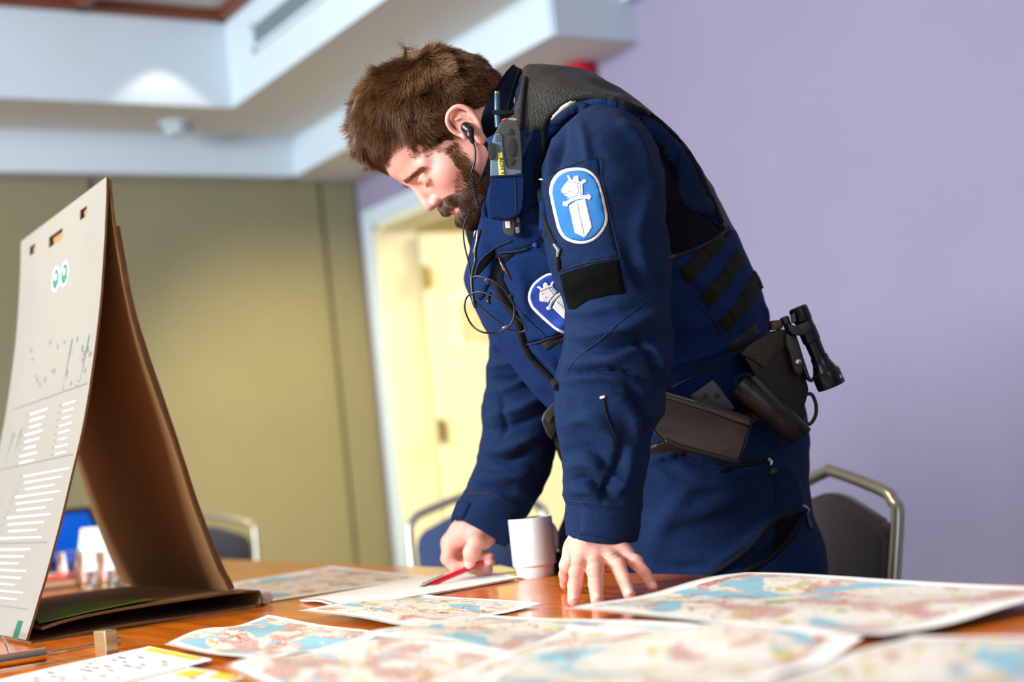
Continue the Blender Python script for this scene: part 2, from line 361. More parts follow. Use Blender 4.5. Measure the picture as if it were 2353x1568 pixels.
# ---- printed maps
def map_mat(name, seed, paper=(236, 234, 226), rot=0.3, red=.35):
    m = bpy.data.materials.new(name); m.use_nodes = True; nt = m.node_tree; N = nt.nodes; L = nt.links; b = N['Principled BSDF']; b.inputs['Roughness'].default_value = .55
    uv = N.new('ShaderNodeUVMap'); uv.uv_map = 'UVMap'
    mp = N.new('ShaderNodeMapping'); mp.inputs['Location'].default_value = (seed * 3.7, seed * 1.9, seed); mp.inputs['Rotation'].default_value = (0, 0, rot + seed)
    L.new(uv.outputs[0], mp.inputs[0])
    def noise(scale, det=5, dist=0.0, off=0):
        n = N.new('ShaderNodeTexNoise'); n.inputs['Scale'].default_value = scale; n.inputs['Detail'].default_value = det; n.inputs['Distortion'].default_value = dist
        m2 = N.new('ShaderNodeMapping'); m2.inputs['Location'].default_value = (off, off * .7, 0); L.new(mp.outputs[0], m2.inputs[0]); L.new(m2.outputs[0], n.inputs['Vector']); return n.outputs[0]
    def step(src, lo, hi):
        r = N.new('ShaderNodeMapRange'); r.inputs[1].default_value = lo; r.inputs[2].default_value = hi; r.inputs[3].default_value = 0; r.inputs[4].default_value = 1; L.new(src, r.inputs[0]); return r.outputs[0]
    def mix(fac, a, col):
        x = N.new('ShaderNodeMix'); x.data_type = 'RGBA'
        if isinstance(fac, float): x.inputs[0].default_value = fac
        else: L.new(fac, x.inputs[0])
        if isinstance(a, tuple): x.inputs[6].default_value = lin(a) + (1,)
        else: L.new(a, x.inputs[6])
        if isinstance(col, tuple): x.inputs[7].default_value = lin(col) + (1,)
        else: L.new(col, x.inputs[7])
        return x.outputs[2]
    def mul(a, c):
        x = N.new('ShaderNodeMath'); x.operation = 'MULTIPLY'; L.new(a, x.inputs[0])
        if isinstance(c, float): x.inputs[1].default_value = c
        else: L.new(c, x.inputs[1])
        return x.outputs[0]
    col = mix(step(noise(5, 6), .50, .58), (234, 231, 220), (232, 222, 204))
    col = mix(mul(step(noise(9, 5, .5, 11), .60, .61), .8), col, (200, 190, 80))          # fields
    col = mix(mul(step(noise(7, 5, .5, 23), .70, .71), .8), col, (110, 170, 80))          # parks
    # contour lines
    v = noise(6, 6, .6, 5); ml = N.new('ShaderNodeMath'); ml.operation = 'MULTIPLY'; ml.inputs[1].default_value = 40; L.new(v, ml.inputs[0])
    fr_ = N.new('ShaderNodeMath'); fr_.operation = 'FRACT'; L.new(ml.outputs[0], fr_.inputs[0])
    col = mix(mul(step(fr_.outputs[0], .70, .84), .6), col, (140, 96, 70))
    # built-up areas with street pattern
    urb = step(noise(5.2, 8, .5, 31), .60 - red * .13, .66 - red * .13)
    vo = N.new('ShaderNodeTexVoronoi'); vo.feature = 'DISTANCE_TO_EDGE'; vo.inputs['Scale'].default_value = 60; L.new(mp.outputs[0], vo.inputs['Vector'])
    blocks = mix(step(vo.outputs[0], .05, .16), (164, 92, 84), (214, 176, 164))
    col = mix(mul(urb, .80), col, blocks)
    # water
    col = mix(step(noise(3.4, 9, .8, 47), .565, .60), col, (140, 186, 200))
    # main roads
    v2 = N.new('ShaderNodeTexVoronoi'); v2.feature = 'DISTANCE_TO_EDGE'; v2.inputs['Scale'].default_value = 3.3; v2.inputs['Randomness'].default_value = 1
    nv = N.new('ShaderNodeTexNoise'); nv.inputs['Scale'].default_value = 5; L.new(mp.outputs[0], nv.inputs['Vector'])
    add = N.new('ShaderNodeVectorMath'); add.operation = 'MULTIPLY_ADD'; add.inputs[1].default_value = (.35, .35, 0); L.new(nv.outputs[1], add.inputs[0]); L.new(mp.outputs[0], add.inputs[2]); L.new(add.outputs[0], v2.inputs['Vector'])
    col = mix(step(v2.outputs[0], .010, .006), col, (176, 92, 86))
    # white margin
    sx = N.new('ShaderNodeSeparateXYZ'); L.new(uv.outputs[0], sx.inputs[0])
    def edge(o):
        a = N.new('ShaderNodeMath'); a.operation = 'SUBTRACT'; L.new(o, a.inputs[0]); a.inputs[1].default_value = .5
        c = N.new('ShaderNodeMath'); c.operation = 'ABSOLUTE'; L.new(a.outputs[0], c.inputs[0]); return c.outputs[0]
    mx = N.new('ShaderNodeMath'); mx.operation = 'MAXIMUM'; L.new(edge(sx.outputs[0]), mx.inputs[0]); L.new(edge(sx.outputs[1]), mx.inputs[1])
    col = mix(step(mx.outputs[0], .440, .444), col, paper)
    L.new(col, b.inputs['Base Color']); return m
m_paper = mat('white paper', (228, 225, 220), .6)
def sheet(name, corners, m, z, label, cat, group=None, ripple=.004, nx=36, ny=36, seed=0, curl=None, thick=.0004, parent=None, sag=0):
    """corners: far-left, far-right, near-right, near-left as measured in the photo, laid on the table top"""
    C4 = [PT(x, y, TZ + z)[:2] for x, y in corners]
    rs = np.random.default_rng(seed); ph = rs.uniform(0, 6.3, 6)
    V = []; U = []
    for j in range(ny + 1):
        for i in range(nx + 1):
            u, v = i / nx, j / ny
            p = (C4[3] * (1 - u) + C4[2] * u) * (1 - v) + (C4[0] * (1 - u) + C4[1] * u) * v
            h = ripple * (1 + .6 * math.sin(u * 5 + ph[0] + v * 2) * math.sin(v * 4 + ph[1]) + .35 * math.sin(u * 9 + ph[2] + v * 5) - .1)
            if curl:
                for (cu, cv, rad, hh) in curl: h += hh * math.exp(-((u - cu) ** 2 + (v - cv) ** 2) / rad ** 2)
            e = min(u, v, 1 - u, 1 - v)
            V.append((p[0], p[1], TZ + z + max(h, 0))); U.append((u, v))
    n = len(V); W_ = nx + 1
    F0 = [(j * W_ + i, j * W_ + i + 1, (j + 1) * W_ + i + 1, (j + 1) * W_ + i) for j in range(ny) for i in range(nx)]
    # orientation: make top faces point up
    a, b_, c_ = np.array(V[0]), np.array(V[1]), np.array(V[W_]);
    if np.cross(b_ - a, c_ - a)[2] < 0: F0 = [f[::-1] for f in F0]
    V2 = V + [(x, y, zz - thick) for x, y, zz in V]; F2 = F0 + [tuple(k + n for k in f[::-1]) for f in F0]
    ring = list(range(nx + 1)) + [j * W_ + nx for j in range(1, ny + 1)] + [ny * W_ + i for i in range(nx - 1, -1, -1)] + [j * W_ for j in range(ny - 1, 0, -1)]
    F2 += [(ring[k], ring[(k + 1) % len(ring)], ring[(k + 1) % len(ring)] + n, ring[k] + n) for k in range(len(ring))]
    o = pyd(name, V2, F2, m, parent, True); me = o.data
    ul = me.uv_layers.new(name='UVMap'); idx = np.zeros(len(me.loops), int); me.loops.foreach_get('vertex_index', idx)
    UU = np.array(U + U); ul.data.foreach_set('uv', UU[idx].ravel())
    if label: tag(o, label, cat, group)
    o['_grid'] = 0; del o['_grid']
    return o
G = 'maps spread over the table'
sheet('printed_map', [(520, 1343), (760, 1303), (992, 1326), (556, 1393)], map_mat('map print a', 1.3, red=.5), .0012, 'map sheet lying farthest away, between the cardboard easel and the pen', 'map', G, ripple=.0006, seed=1)
sheet('yellow_folder', [(1060, 1303), (1150, 1300), (1205, 1312), (1080, 1325)], mat('pale yellow card', (240, 226, 150), .6), .001, 'pale yellow card lying under the white notes behind the holding hand', 'folder', ripple=.0002, seed=11)
sheet('white_notes', [(689, 1379), (1088, 1306), (1192, 1328), (806, 1397)], m_paper, .0045, 'blank white sheets of notes under the hand holding the red pen', 'paper', ripple=.0006, seed=2, thick=.003, curl=[(.0, .6, .25, .004)])
sheet('printed_map', [(690, 1424), (962, 1368), (1242, 1391), (975, 1452)], map_mat('map print b', 2.1, red=.2), .002, 'map sheet with its pointed right corner just below the mug', 'map', G, ripple=.003, seed=3, curl=[(0, 1, .5, .012), (.2, .5, .3, .006)])
sheet('printed_map', [(380, 1500), (616, 1428), (905, 1466), (606, 1524)], map_mat('map print c', 3.3, red=.9), .004, 'pink and blue map sheet right of the chrome clip rod', 'map', G, ripple=.004, seed=4, curl=[(.3, 1, .4, .012), (.9, .9, .3, .004)])
sheet('printed_map', [(820, 1484), (1105, 1416), (1640, 1448), (1235, 1520)], map_mat('map print d', 4.7, red=.5), .006, 'map sheet lying in the centre of the table in front of the mug', 'map', G, ripple=.004, seed=5, curl=[(.2, 1, .35, .009), (0, .5, .25, .01)])
sheet('printed_map', [(1300, 1418), (1712, 1331), (2500, 1362), (2032, 1468)], map_mat('map print e', 5.9, red=.7), .008, 'large map sheet at the right in front of the man\'s trousers', 'map', G, ripple=.0035, seed=6, curl=[(.0, 1, .4, .006), (.8, 1, .4, .008)])
sheet('printed_map', [(960, 1600), (1300, 1450), (1985, 1484), (1670, 1625)], map_mat('map print f', 6.2, red=.3), .010, 'pale blue and beige map sheet at the bottom edge, right of the middle', 'map', G, ripple=.005, seed=7, curl=[(1, .4, .3, .012), (.1, .9, .3, .006)])
sheet('printed_map', [(520, 1560), (860, 1484), (1240, 1522), (930, 1680)], map_mat('map print g', 7.7, red=.9), .013, 'pink-brown map sheet at the bottom edge, left of the middle', 'map', G, ripple=.005, seed=8, curl=[(.2, 1, .35, .008), (.8, .9, .3, .008)])
sheet('printed_map', [(1690, 1610), (2095, 1468), (2700, 1500), (2500, 1760)], map_mat('map print h', 8.4, red=.2), .014, 'pale map sheet cropped by the bottom right corner', 'map', G, ripple=.004, seed=9, curl=[(0, 1, .3, .008), (.2, .3, .3, .01)])
m_yel = mat('legend yellow', (226, 194, 40), .6); m_ink = mat('printed ink', (96, 92, 88), .7)
def legend(corners, z, label, seed, boxes, rows):
    o = sheet('map_legend', corners, m_paper, z, label, 'paper', 'map legends at the bottom left', ripple=.0004, seed=seed)
    C4 = [PT(x, y, TZ + z)[:2] for x, y in corners]
    def at(u, v, dz=.0012): 
        p = (C4[3] * (1 - u) + C4[2] * u) * (1 - v) + (C4[0] * (1 - u) + C4[1] * u) * v; return (p[0], p[1], TZ + z + dz)
    mb = MB(); ink = MB()
    for u0, v0, u1, v1 in boxes: mb.add([at(u0, v0), at(u1, v0), at(u1, v1), at(u0, v1)], [(0, 1, 2, 3)])
    mb.build('yellow_title_box', m_yel, o)
    rs = np.random.default_rng(seed)
    for k in range(rows):
        u = .06 + k * .8 / rows
        ink.add([at(u, .06), at(u + .0025, .06), at(u + .0025, .94), at(u, .94)], [(0, 1, 2, 3)])
        for q in range(3):
            v = rs.uniform(.1, .8); ink.add([at(u + .008, v), at(u + .02, v), at(u + .02, v + rs.uniform(.04, .12)), at(u + .008, v + .06)], [(0, 1, 2, 3)])
    ink.build('printed_rows', m_ink, o); return o
legend([(-140, 1592), (342, 1486), (488, 1517), (110, 1615)], .006, 'white ruled legend sheet with a yellow title box, left of the pink map', 31, [(.93, .12, .985, .88)], 16)
legend([(130, 1612), (432, 1535), (560, 1556), (330, 1660)], .008, 'second white legend sheet with yellow boxes, cropped at the bottom left', 32, [(.80, .55, .97, .85), (.86, .05, .985, .40)], 9)

# ---- cardboard table-top easel
m_card = mat('brown corrugated cardboard', (150, 112, 66), .85, bump=.35, bscale=1.0, btype='wave', stretch=(1, 320, 1), vary=.08, vscale=12)
m_cardw = mat('grey-white printed cardboard', (130, 125, 114), .7, vary=.03, vscale=8)
m_cedge = mat('corrugated edge', (120, 84, 46), .9, bump=.8, bscale=400)
ea = thing('cardboard_easel', (.74, 2.6, TZ), 'tent-shaped cardboard tabletop flip chart easel at the left of the table', 'easel')
YN, YF = 2.325, 2.915
def card(name, prof, y0, y1, th, m_out, m_in, parent, yfun=None, holes=None, n=24, waves=.0):
    """prof: list of (x,z) down the panel; panel swept along Y with thickness"""
    P = np.array(cr(prof, 6)); T = np.gradient(P, axis=0); T /= np.linalg.norm(T, axis=1)[:, None]; Nn = np.stack([T[:, 1], -T[:, 0]], 1)
    V = []; Fs = []; mi = []; rows = len(P); cols = n + 1
    rs = np.random.default_rng(len(prof) + int(y0 * 10)); wob = np.cumsum(rs.normal(0, .0009, rows)); wob -= np.linspace(wob[0], wob[-1], rows)
    for s_, off in ((0, 0.0), (1, th)):
        for i in range(rows):
            for j in range(cols):
                q = j / n; y = y0 + (y1 - y0) * q + (wob[i] if j == 0 else 0)
                w = waves * math.sin(q * 7 + i * .25)
                V.append((P[i, 0] + Nn[i, 0] * (off + w), y, P[i, 1] + Nn[i, 1] * (off + w)))
    A = lambda s_, i, j: s_ * rows * cols + i * cols + j
    hole = (lambda i, j: False) if holes is None else holes
    for i in range(rows - 1):
        for j in range(cols - 1):
            if hole(i / (rows - 1), j / n): continue
            Fs.append((A(0, i, j), A(0, i, j + 1), A(0, i + 1, j + 1), A(0, i + 1, j))); mi.append(0)
            Fs.append((A(1, i, j), A(1, i + 1, j), A(1, i + 1, j + 1), A(1, i, j + 1))); mi.append(1)
            for (di, dj, e) in ((-1, 0, ((i, j), (i, j + 1))), (1, 0, ((i + 1, j), (i + 1, j + 1))), (0, -1, ((i, j), (i + 1, j))), (0, 1, ((i, j + 1), (i + 1, j + 1)))):
                ii, jj = i + di, j + dj
                if ii < 0 or jj < 0 or ii >= rows - 1 or jj >= cols - 1 or hole(ii / (rows - 1), jj / n):
                    (a, b), (c, d) = e; Fs.append((A(0, a, b), A(0, c, d), A(1, c, d), A(1, a, b))); mi.append(2)
    o = pyd(name, V, Fs, [m_out, m_in, m_cedge], parent, False)
    o.data.polygons.foreach_set('material_index', mi); return o
# right edges as seen in the photo, placed on the plane y = YN
def edge_prof(pts): 
    r = []
    for x, y in pts: p = PP(x, y, [0, YN, 0], [0, 1, 0]); r.append((p[0], max(p[2], TZ + .005)))
    return r
fprof = edge_prof([(250, 407), (249, 480), (244, 600), (233, 730), (205, 930), (163, 1120), (112, 1320), (66, 1482)])
bprof = edge_prof([(256, 412), (268, 520), (300, 690), (335, 820), (392, 985), (450, 1165), (496, 1285), (530, 1356)])
def fholes(v, u):
    inb = lambda cu, cv, ru, rv: ((u - cu) / ru) ** 2 + ((v - cv) / rv) ** 2 < 1
    return inb(.22, .083, .055, .017) or inb(.83, .083, .055, .017) or (abs(u - .53) < .08 and .075 < v < .125 and not (abs(u - .60) < .03 and v < .087)) 
front = card('front_panel', fprof, YN, YF, .004, m_card, m_cardw, ea, holes=fholes, n=56, waves=.0)
# refine: faces of the hole grid come from the profile subdivision
back = card('back_panel', bprof, YN, YF, .004, m_card, m_card, ea, n=24)
pad = card('paper_pad', [(x + .006 + (.0035 if i > 1 else .001), z + .002) for i, (x, z) in enumerate(bprof[1:])], YN + .005, YF - .01, .005, m_paper, m_paper, ea, n=12, waves=.0006)
# folded base : two layers with a fold at the right end
z0 = TZ
lo = card('base_bottom', [(fprof[-1][0] + .004, z0 + .002), (.70, z0 + .006), (.82, z0 + .004), (.905, z0 + .004), (.936, z0 + .006)], YN + .002, YF - .02, .004, m_card, m_card, ea, n=16)
hi = card('base_top', [(fprof[-1][0] + .022, z0 + .022), (.62, z0 + .030), (.72, z0 + .034), (.82, z0 + .034), (.89, z0 + .033), (.927, z0 + .030)], YN, YF - .02, .004, m_card, m_card, ea, n=16)
en = card('base_fold', [(.927, z0 + .030), (.937, z0 + .027), (.939, z0 + .016), (.937, z0 + .005)], YN, YF - .02, .0035, m_card, m_card, ea, n=16)
# green printed corner on the base flap
g = MB(); zz = z0 + .0366
g.add([(.565, YN + .002, z0 + .0285), (.64, YN + .002, zz - .002), (.735, YN + .003, zz + .003), (.76, YN + .02, zz + .003), (.70, YN + .17, zz + .003), (.60, YN + .2, z0 + .034)], [(0, 1, 2, 3, 4, 5)])
g.build('green_print', mat('green print', (110, 140, 20), .7), ea)
# printing on the front panel (faces -x): helper maps (v down, u across from near edge) to the surface
FP = np.array(cr(fprof, 6)); FT = np.gradient(FP, axis=0); FT /= np.linalg.norm(FT, axis=1)[:, None]; FN = np.stack([FT[:, 1], -FT[:, 0]], 1)
def fpt(u, v, lift=.0006):
    k = v * (len(FP) - 1); i = min(int(k), len(FP) - 2); f_ = k - i; p = FP[i] * (1 - f_) + FP[i + 1] * f_; n_ = FN[i]
    q = p + n_ * (.004 + lift); return (q[0], YN + u * (YF - YN), q[1])
def px_to_uv(x, y):
    best = None
    for i in range(len(FP) - 1):
        pass
    o = CO; d = ray(x, y)
    # intersect with each strip
    for i in range(len(FP) - 1):
        a, b = FP[i], FP[i + 1]; n_ = np.array([FN[i][0], 0, FN[i][1]]); p0 = np.array([a[0] + FN[i][0] * .004, 0, a[1] + FN[i][1] * .004])
        den = np.dot(d, n_);
        if abs(den) < 1e-9: continue
        tt = np.dot(p0 - o, n_) / den; h = o + d * tt; ab = b - a; s_ = np.dot(np.array([h[0], h[2]]) - p0[[0, 2]], ab) / np.dot(ab, ab)
        if -.02 <= s_ <= 1.02 and tt > 0: return ((h[1] - YN) / (YF - YN), (i + s_) / (len(FP) - 1))
    return None
def fquad(mb, u0, v0, u1, v1, lift=.0006, skew=0):
    n = 4
    for k in range(n):
        a, b = v0 + (v1 - v0) * k / n, v0 + (v1 - v0) * (k + 1) / n
        mb.add([fpt(u0, a, lift), fpt(u1, a, lift), fpt(u1, b, lift), fpt(u0, b, lift)], [(0, 1, 2, 3)])
def fdisc(mb, cu, cv, ru, rv, lift, n=28): mb.add([fpt(cu + ru * math.cos(2 * math.pi * k / n), cv + rv * math.sin(2 * math.pi * k / n), lift) for k in range(n)], [tuple(range(n))])
m_wink = mat('white print', (200, 202, 200), .6); m_gink = mat('dark green print', (20, 110, 84), .6); m_kink = mat('grey green print', (96, 108, 98), .7)
m_wink0 = mat('white print', (200, 202, 200), .6)
for (x, y) in ((129, 642), (149, 630)):
    uv_ = px_to_uv(x, y)
    if not uv_: continue
    wd = MB(); gd = MB(); wd2 = MB(); fdisc(wd, uv_[0], uv_[1], .046, .036, .0006); fdisc(gd, uv_[0], uv_[1], .037, .0285, .0010); fdisc(wd2, uv_[0], uv_[1] - .006, .014, .010, .0014)
    lb_ = wd.build('round_label', m_wink, ea); gd.build('green_disc', m_gink, lb_); wd2.build('label_symbol', m_wink, lb_)
wl = MB(); kl = MB(); gl = MB()
def rows(x0, y0, x1, y1, w, hgt, n, mb, ticks=True):
    for k in range(n):
        f_ = k / max(n - 1, 1); a = px_to_uv(x0 + (x1 - x0) * f_, y0 + (y1 - y0) * f_)
        if not a: continue
        wk = w * (1 - .35 * ((k * 7) % 3) / 2)
        fquad(mb, a[0] - wk / 2, a[1], a[0] + wk / 2, a[1] + hgt)
        if ticks: fquad(kl, a[0] + w / 2 + .02, a[1], a[0] + w / 2 + .035, a[1] + hgt)
rows(160, 925, 140, 1040, .14, .0026, 8, wl); rows(90, 945, 62, 1060, .22, .0026, 8, wl)
rows(105, 1085, 45, 1235, .52, .0026, 10, wl, True); rows(12, 1262, -8, 1372, .62, .0026, 8, wl, False)
for (xa, ya, xb, yb) in ((200, 880, 32, 935), (168, 1043, 0, 1085), (108, 1245, 0, 1250), (65, 1400, 0, 1390)):
    a, b = px_to_uv(xa, ya), px_to_uv(xb, yb)
    if a and b: fquad(kl, a[0], a[1], min(b[0], 1.0), a[1] + .0018)
for (x, y, hh) in ((166, 780, .09), (205, 770, .085), (50, 985, .07), (32, 995, .07)):
    a = px_to_uv(x, y)
    if a: MB().add([fpt(a[0] - .008, a[1]), fpt(a[0], a[1]), fpt(a[0] + .035, a[1] + hh)], [(0, 1, 2)]).build('green_arrow', m_gink, ea)
rs_ = np.random.default_rng(3)
for k in range(26):
    a = px_to_uv(rs_.uniform(60, 215), rs_.uniform(770, 900))
    if a: fquad(kl, a[0], a[1], a[0] + .012, a[1] + rs_.uniform(.002, .012))
a = px_to_uv(42, 1445)
if a:
    for k in range(9): fquad(gl, a[0] - .028 + k * .0066, a[1] - .018, a[0] - .028 + k * .0066 + .0042, a[1] + .022)
wl.build('white_text_rows', m_wink, ea); kl.build('grey_text', m_kink, ea); gl.build('barcode', m_gink, ea)

# ---- white cap of a rolled tube / marker beside the easel base
c = PT(614, 1391, TZ); ctr = np.array([c[0], c[1], TZ + .0135]); dv = np.array([-.62, .78, 0]) * 1.0
ax = np.array([CM[0][2], CM[1][2], 0]); ax /= np.linalg.norm(ax); ax = rotz(math.radians(25)) @ ax
t = thing('white_marker', tuple(ctr), 'white round-capped marker lying beside the right end of the easel base', 'marker')
m_wp = mat('white plastic', (226, 226, 224), .4)
MB().lathe([(0, .0), (.009, 0), (.011, -.001), (.0128, -.004), (.0128, -.045), (.0118, -.05), (.0118, -.13), (0, -.132)], ctr + ax * .0, axis=ax, seg=32).build('barrel', m_wp, t, auto=35)
b = MB()
for k in range(8):
    a_ = k * math.pi / 4; s1 = np.cross(ax, [0, 0, 1]); s2 = np.cross(s1, ax); b.box(ctr + ax * .0006 + (s1 * math.cos(a_) + s2 * math.sin(a_)) * .0055, (.004, .0012, .0012), R=np.stack([s1 * math.cos(a_) + s2 * math.sin(a_), ax, np.cross(s1 * math.cos(a_) + s2 * math.sin(a_), ax)], 1))
b.build('cap_ribs', mat('cap grey', (170, 172, 176), .5), t)

# ---- chrome rod with sliding clip, bottom left
m_chr = mat('polished chrome', (214, 206, 190), .12, 1.0)
t = thing('chrome_clip_rod', tuple(PT(100, 1505)), 'chrome telescopic rod with a square sliding clip in front of the easel', 'rod')
pa, pb, pc_, pd = PT(-60, 1532, TZ + .012), PT(104, 1505, TZ + .012), PT(243, 1480, TZ + .011), PT(276, 1474, TZ + .011)
MB().tube([pa, pb], .0095, 24).build('outer_tube', m_chr, t, auto=40)
MB().tube([pb, pc_], .0028, 16).build('inner_rod', m_chr, t, auto=40)
MB().tube([pc_, pd], .0058, 16).build('rod_end', m_chr, t, auto=40)
cc = PT(244, 1478, TZ + .018); dx = pd - pb; dx /= np.linalg.norm(dx); dyv = np.cross([0, 0, 1], dx); Rb = np.stack([dx, dyv, np.array([0, 0, 1.])], 1)
MB().box(cc, (.019, .030, .034), Rb, bev=.0015).build('clip_block', mat('pale gold metal', (214, 190, 140), .25, .8), t)
P = [PT(-40, 1440, TZ + .03), PT(0, 1462, TZ + .03), PT(16, 1485, TZ + .02), PT(24, 1512, TZ + .016)]
MB().tube(cr(P, 6), .0022, 12).build('wire_loop', m_chr, t, smooth=True)

# ---- things behind the easel
def glass(px, py, label, tint, r=.034, h=.085):
    c = PT(px, py); t = thing('drinking_glass', tuple(c), label, 'glass', 'water glasses behind the easel')
    m = mat('clear glass', (255, 255, 255), .02, trans=1.0)
    MB().lathe([(0, .008), (r * .8, .008), (r * .97, .02), (r, h), (r - .002, h + .001), (r - .0045, h), (r - .006, .02), (r * .7, .012), (0, .012)][::-1], c, seg=40).build('bowl', m, t, smooth=False, auto=40)
    MB().lathe([(0, 0), (r * .8, 0), (r * .86, .003), (r * .84, .0078), (0, .0078)], c, seg=40).build('base', m, t, smooth=False, auto=40)
    if tint: MB().lathe([(0, .0125), (r * .68, .0125), (r - .0075, .021), (r - .0065, h * .5), (0, h * .5)][::-1], c, seg=40).build('water', mat('water', (235, 245, 250), .0, trans=1.0), t, smooth=False, auto=40)
    return t
glass(166, 1342, 'drinking glass nearest the laptop, seen through the easel opening', False)
glass(214, 1352, 'drinking glass in front of the white tent card, seen through the easel', True)
glass(262, 1350, 'drinking glass with water against the inside of the easel\'s back panel', True)
c = PT(250, 1338); t = thing('tent_card', tuple(c), 'white folded tent card standing behind the glasses', 'card')
c = PT(250, 1330)
for s_, dn in ((-1, 'front_leaf'), (1, 'back_leaf')):
    a0 = PT(196, 1322); a1 = PT(330, 1316); up = np.array([0, 0, .135]); nn = np.cross(a1 - a0, [0, 0, 1]); nn /= np.linalg.norm(nn)
    q = MB(); off = nn * .03 * s_; thk = nn * .0015 * s_
    a0_, a1_ = a0 + off, a1 + off
    q.add([a0_, a1_, a1 + up, a0 + up, a0_ + thk, a1_ + thk, a1 + up + thk, a0 + up + thk], [(0, 1, 2, 3), (7, 6, 5, 4), (0, 4, 5, 1), (1, 5, 6, 2), (2, 6, 7, 3), (3, 7, 4, 0)]); q.build(dn, mat('white tent card', (232, 236, 240), .5), t)
# laptop
c = PT(120, 1318); yawl = math.radians(20)
t = thing('laptop', tuple(c), 'black laptop with a bright blue screen at the far left of the table', 'laptop')
R = rotz(math.radians(-62)); m_lap = mat('black laptop plastic', (16, 16, 22), .4)
MB().box(c + np.array([0, 0, .01]), (.33, .23, .018), R, bev=.004).build('base', m_lap, t)
sc_c = c + R @ np.array([0, .115, 0]) + np.array([0, 0, .02]); Rt = R @ np.array([[1, 0, 0], [0, math.cos(.5), -math.sin(.5)], [0, math.sin(.5), math.cos(.5)]]) @ np.array([[1, 0, 0], [0, 0, -1], [0, 1, 0]])
lid = MB().box(sc_c + Rt @ np.array([0, .10, 0]), (.33, .20, .008), Rt, bev=.003).build('lid', m_lap, t)
MB().box(sc_c + Rt @ np.array([0, .100, .0046]), (.30, .17, .001), Rt).build('screen', mat('blue laptop screen', (0, 70, 160), .3, emit=.45), lid)
# red folder, notebooks
c = PT(118, 1348); t = thing('red_folder', tuple(c), 'orange-red folder with a pale label lying beside the laptop', 'folder')
c = PT(100, 1350); R = rotz(math.radians(-30)); MB().box(c + np.array([0, 0, .026]), (.2, .26, .006), R, bev=.002).build('cover', mat('orange red card', (220, 70, 40), .5), t)
MB().box(c + np.array([0, 0, .0295]) + R @ np.array([-.02, 0, 0]), (.1, .16, .001), R).build('label_panel', mat('pale peach paper', (240, 206, 170), .6), t)
t = thing('notebook', tuple(c), 'brown notebook stack under the orange-red folder', 'notebook')
MB().box(c + np.array([0.01, 0, .0035]), (.23, .29, .007), R, bev=.002).build('back_cover', mat('dark brown cover', (60, 34, 24), .5), t)
MB().box(c + np.array([0.01, 0, .013]), (.222, .28, .012), R).build('page_block', mat('tan page edges', (186, 140, 100), .7), t)
MB().box(c + np.array([0.01, 0, .021]), (.23, .29, .003), R, bev=.001).build('front_cover', mat('brown cover', (140, 82, 56), .5), t)
# small dark item behind the mug
c = PT(1296, 1314); t = thing('phone_case', (c[0], c[1], TZ), 'small black case lying at the table edge just behind the mug', 'case')
R = rotz(math.radians(20)); MB().box((c[0], c[1] + .03, TZ + .016), (.05, .05, .03), R, bev=.006).build('pouch', mat('black nylon', (24, 28, 28), .7), t, smooth=True)
MB().box((c[0], c[1] + .03, TZ + .032), (.044, .052, .004), R, bev=.0015).build('flap', mat('black nylon', (24, 28, 28), .7), t)
